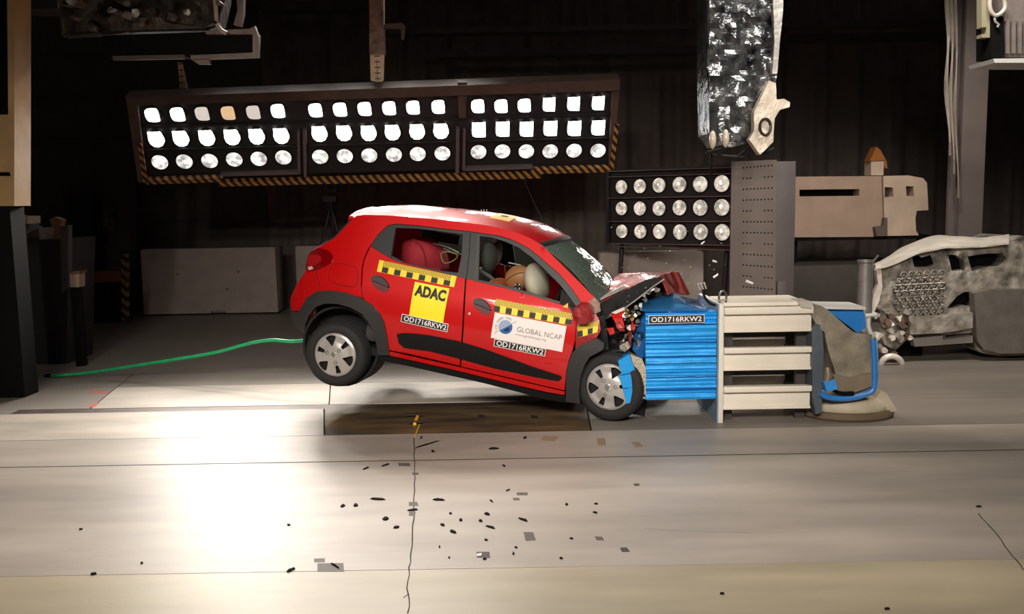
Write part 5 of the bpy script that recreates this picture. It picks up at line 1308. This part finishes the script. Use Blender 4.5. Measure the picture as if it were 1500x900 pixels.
# the hose trails from the tail of the car: it is held at the depth of the rear bumper
hose = thing('tow_hose', 'bright green hose trailing from the rear of the red car over the floor', 'hose', tuple(gp[0] * np.array((1, 1, 0))))
hp = []
y0_, y1_ = fl(75, 553)[1], 9.0
for k, (x, y) in enumerate(dense([(75, 551.5), (130, 546.5), (190, 537.5), (250, 528), (310, 518), (345, 509), (372, 502), (400, 498.5), (425, 500.5), (447, 499), (475, 496)], 6, True, False)):
    hp.append(at(x, y, y0_ + (y1_ - y0_) * (x - 75) / 400))
hp = [np.array((p[0], p[1], max(p[2], .016))) for p in hp]
G().tube(hp, .0165, 10).done('hose', mat('hose_green', (34, 178, 110), .4, var=.2, scale=12), hose)
G().tube([hp[0], hp[0] + (hp[0] - hp[1]) * 2.2], [.02, .02], 10).done('coupling', M_black, hose)

# ================================================================ on the floor: tape patches, marker, fragments
M_tape = mat('grey_tape', (74, 65, 57), .6, var=.15, scale=20); M_taped = mat('dark_tape', (40, 34, 30), .6); M_tapet = mat('tan_tape', (150, 126, 98), .6)
def tape(px, m, label, h=.0012):
    v, f = floorpatch(px, 0.0, h); return mk('tape_patch', v, f, m, label=label, cat='tape', group='tape patches on the floor')
tape([(465, 826), (503, 825.5), (504, 838), (465, 838)], M_tape, 'largest grey tape rectangle on the floor at the lower left')
tape([(460, 819), (476, 818.5), (476, 824), (460, 824)], M_tape, 'small grey tape strip touching the corner of the largest tape rectangle')
tape([(698, 809), (717, 809), (718, 818), (698, 817)], M_taped, 'dark tape rectangle with a pale flake on it, lower middle of the floor')
tape([(767, 780), (781, 780.5), (785, 792), (770, 793)], M_tape, 'grey tape square on the floor below the front door, right of the scattered fragments')
tape([(871, 786.5), (882, 787), (885, 792), (874, 792)], M_tape, 'small grey tape patch, upper of the two right of the tape square')
tape([(908, 803), (918, 802.5), (923, 809), (911, 809)], M_taped, 'small dark tape patch, lower of the two right of the tape square')
tape([(757, 722), (773, 722), (773, 726), (757, 726)], M_tape, 'thin grey tape strip on the floor below the front wheel, the longer one of two')
tape([(751, 730), (761, 730), (761, 733.5), (752, 733.5)], M_tape, 'short grey tape strip just under the longer thin strip')
tape([(599, 736), (611, 736), (613, 741.5), (599, 741.5)], M_tape, 'grey tape square on the floor crack, the upper one of a pair')
tape([(599, 750), (609, 750), (608, 756), (599, 756)], M_tape, 'grey tape square on the floor crack, the lower one of a pair')
tape([(604, 693), (613, 693), (613, 696), (604, 696)], M_tape, 'tiny tape strip high on the floor crack')
tape([(583, 679), (600, 679), (601, 683.5), (584, 683)], M_tape, 'grey tape strip just left of the crack below the dark joint')
tape([(700, 608), (709, 608), (711, 612.5), (702, 612.5)], M_taped, 'dark tape square on the rusty plate, the left one of two')
tape([(777, 609), (786, 609), (789, 613.5), (779, 613.5)], M_taped, 'dark tape square on the rusty plate, the right one of two')
tape([(796, 639), (819, 640), (812, 647), (792, 646)], M_tapet, 'tan tape patch under the front door in the shadow of the car')
tape([(874, 643), (886, 642), (888, 653), (876, 653)], M_tapet, 'tan tape square in the shadow below the front wheel')
tape([(924, 648), (936, 648), (943, 655), (932, 656)], M_tapet, 'slanted tan tape patch below the blue barrier block')
tape([(928, 709), (937, 709), (936, 712.5), (929, 712)], M_tape, 'tiny brown tape patch on the open floor below the barrier')
# yellow marker stick with two cross bars, set on the crack
ms = thing('marker_stick', 'yellow marker stick with black cross bars at the top of the floor crack', 'marker', tuple(fl(607, 618)))
q0, q1 = fl(606.5, 612.5), fl(607.5, 623); q2 = fl(607.5, 641)
G().box((q1[0] - .012, q1[1], .0005), (q1[0] + .012, q0[1], .02)).done('stick', mat('marker_yellow', (226, 176, 40), .5), ms)
G().box((q2[0] - .004, q2[1], .0005), (q2[0] + .004, q1[1], .006)).done('string', mat('marker_yellow', (226, 176, 40), .5), ms)
for x0, x1, y in ((595, 618, 612), (599, 620, 622.5)):
    a, b = fl(x0, y), fl(x1, y); G().box((a[0], a[1] - .012, .0205), (b[0], a[1] + .012, .03)).done('cross_bar', M_taped, ms)
# fragments
M_frag = mat('fragment_black', (14, 12, 11), .8, spec=.2, bump=.4, bscale=60)
def frag(x, y, l, w, ang, label, seed, h=.009, group='fragments scattered on the floor'):
    r = random.Random(seed); c = fl(x, y); s = c[1] / FPX; n = 7
    fy = c[1] / CAMH                      # a floor pixel is longer in depth than across
    a = radians(ang); o = []
    for k in range(n):
        t = 2 * pi * k / n; u = l / 2 * cos(t) * r.uniform(.75, 1.15); v = w / 2 * sin(t) * r.uniform(.7, 1.2)
        dx = u * cos(a) - v * sin(a); dy = u * sin(a) + v * cos(a)
        o.append((c[0] + dx * s, c[1] + dy * s * fy * .6))
    top = [(p[0] * .72 + c[0] * .28, p[1] * .72 + c[1] * .28, h * r.uniform(.6, 1.2)) for p in o]
    bot = [(p[0], p[1], .0005) for p in o]
    g = G(); g.add(bot + top, [tuple(range(n - 1, -1, -1)), tuple(range(n, 2 * n))] + [(i, (i + 1) % n, n + (i + 1) % n, n + i) for i in range(n)])
    return g.done('car_fragment', M_frag, label=label, cat='fragment', group=group, smooth=0)
FR = [(502, 742, 7, 8, 70, 'curled black fragment, left one of the pair left of the floor crack'), (521, 741, 7, 8, 80, 'curled black fragment, right one of the pair left of the floor crack'),
      (553, 732, 25, 5, -8, 'long thin black splinter left of the floor crack'), (565, 761, 11, 8, -30, 'chunky black fragment left of the crack, the upper one of two'),
      (581, 773, 11, 8, 10, 'rounded black fragment left of the crack, the lower one of two'), (605, 748, 20, 5, 5, 'spiky black fragment lying across the floor crack'),
      (642, 733, 24, 5, -8, 'long black splinter just right of the floor crack'), (660, 753, 5, 5, 0, 'small black chip right of the crack, upper one of two'), (675, 763, 6, 6, 60, 'small curled black chip, lower one of two right of the crack'),
      (648, 770, 10, 5, -35, 'short black sliver above a longer one, right of the crack'), (664, 780, 17, 6, -35, 'thick slanted black sliver right of the crack, lowest of the slivers'),
      (714, 754, 11, 6, -35, 'black fragment right of the slivers, nearest the short tape strips'), (704, 764, 9, 4, -30, 'short black sliver above the thin pointed one'), (718, 773, 18, 5, -28, 'thin pointed black sliver left of the tape square'),
      (766, 762, 20, 5, -38, 'slanted black splinter above the grey tape square'), (720, 735, 10, 2.5, -55, 'hair-thin dark splinter below the thin tape strips'), (744, 719, 9, 2.5, 35, 'thin dark splinter left of the longer thin tape strip'),
      (752, 812, 4, 8, 0, 'narrow black chip right of the dark tape rectangle'), (756, 803, 3, 5, 70, 'tiny black chip above the narrow chip'), (644, 802, 2.5, 6, 0, 'tiny upright dark chip in the lower middle of the floor'),
      (658, 818, 5, 3, -50, 'tiny dark chip left of the dark tape rectangle'), (822, 819, 6, 3, -20, 'tiny dark chip far right of the tape rectangle'), (837, 790, 7, 2.5, -25, 'small dark sliver left of the small grey tape patch'),
      (426, 836, 17, 6, 50, 'twisted black fragment left of the largest tape rectangle'), (491, 830, 24, 2, -40, 'thin black wire across the largest tape rectangle'), (137, 842, 11, 6, 10, 'lone black fragment at the lower left of the floor'),
      (119, 776, 6, 3, 0, 'small brown chip at the far left of the floor'), (208, 826, 5, 3, -10, 'tiny dark chip between the lone fragment and the tape rectangle'), (423, 770, 7, 3, -10, 'small curled dark chip in the bright glare at the left'),
      (536, 687, 10, 3, 35, 'dark splinter below the dark joint, left one of two'), (565, 682, 14, 3, 30, 'dark splinter touching the dark joint, right one of two'), (722, 658, 18, 4, 0, 'long dark splinter in the shadow below the front door'),
      (769, 642, 8, 4, 35, 'dark chip in the shadow below the front door, beyond the long splinter'), (738, 683, 9, 3, -50, 'dark chip just below the dark joint right of the crack'), (634, 662, 8, 4, -40, 'spidery dark chip beside the top of the crack'),
      (625, 652, 38, 2, 28, 'long thin wire slanting in the shadow beside the marker stick'), (617, 642, 3, 8, 0, 'upright dark chip beside the marker stick'), (830, 740, 5, 5, 0, 'tiny dark speck of trim far right of the crack'),
      (873, 739, 8, 2.5, -10, 'thin dark curl on the open floor below the front wheel, upper one of two'), (872, 752, 8, 2.5, -25, 'thin dark curl on the open floor below the front wheel, lower one of two'),
      (1300, 893, 12, 5, 15, 'black fragment at the bottom edge of the photo on the right'), (1434, 743, 11, 4, 5, 'brown fragment near the crack at the right edge'), (1058, 871, 8, 3, 0, 'small brown chip at the bottom right of the floor'),
      (712, 792, 6, 3, -20, 'tiny dark chip between the slivers and the dark tape rectangle'), (710, 820, 8, 3, 10, 'dark crumb at the lower edge of the dark tape rectangle')]
for i, (x, y, l, w, a, lab) in enumerate(FR): frag(x, y, l, w, a, lab, 400 + i)
v, f = floorpatch([(699, 813), (706, 812), (705, 815.5), (698, 816)], .002, .004); mk('pale_flake', v, f, mat('flake_white', (220, 212, 204), .5), label='pale flake lying on the dark tape rectangle', cat='fragment')
# flying glass
M_shard = mat('shard_white', (235, 230, 222), .2)
rs = random.Random(77)
def shard(x, y, Y, s, label, grp):
    c = at(x, y, Y); v = [c + np.array([rs.uniform(-1, 1) for _ in range(3)]) * s for _ in range(4)]
    mk('glass_shard', v, [(0, 1, 2), (0, 3, 1), (1, 3, 2), (2, 3, 0)], M_shard, label=label, cat='shard', group=grp, smooth=0)
L1 = 'tiny white glass shard flying over the crushed bonnet'
for i in range(46):
    x = rs.gauss(960, 50); y = 400 - abs(rs.gauss(0, 35)) + rs.uniform(-5, 25)
    if y > 425 or x < 850 or x > 1075: continue
    shard(x, y, rs.uniform(7.2, 8.6), rs.uniform(.003, .008), L1, 'glass shards flying over the bonnet')
L2 = 'tiny white glass chip flying around the torn front wing'
for i in range(20): shard(rs.uniform(900, 950), rs.uniform(420, 470), 7.25, rs.uniform(.003, .006), L2, 'glass chips around the front wing')
def splinter(a, b, Y, r, label): G().tube([at(*a, Y), at(*b, Y)], [r, r * .7], 5).done('flying_splinter', M_shard, label=label, cat='splinter')
splinter((1093, 411.5), (1103, 415.5), 7.6, .012, 'white splinter flying in front of the perforated post')
splinter((1044, 382), (1050, 384), 8.0, .010, 'white splinter flying left of the perforated post, the upper one')
splinter((1045, 407), (1052, 402), 8.0, .010, 'white splinter flying left of the perforated post, the lower one')
splinter((1027, 358), (1032, 354), 8.0, .008, 'pale loop of trim flying below the lamp bank')
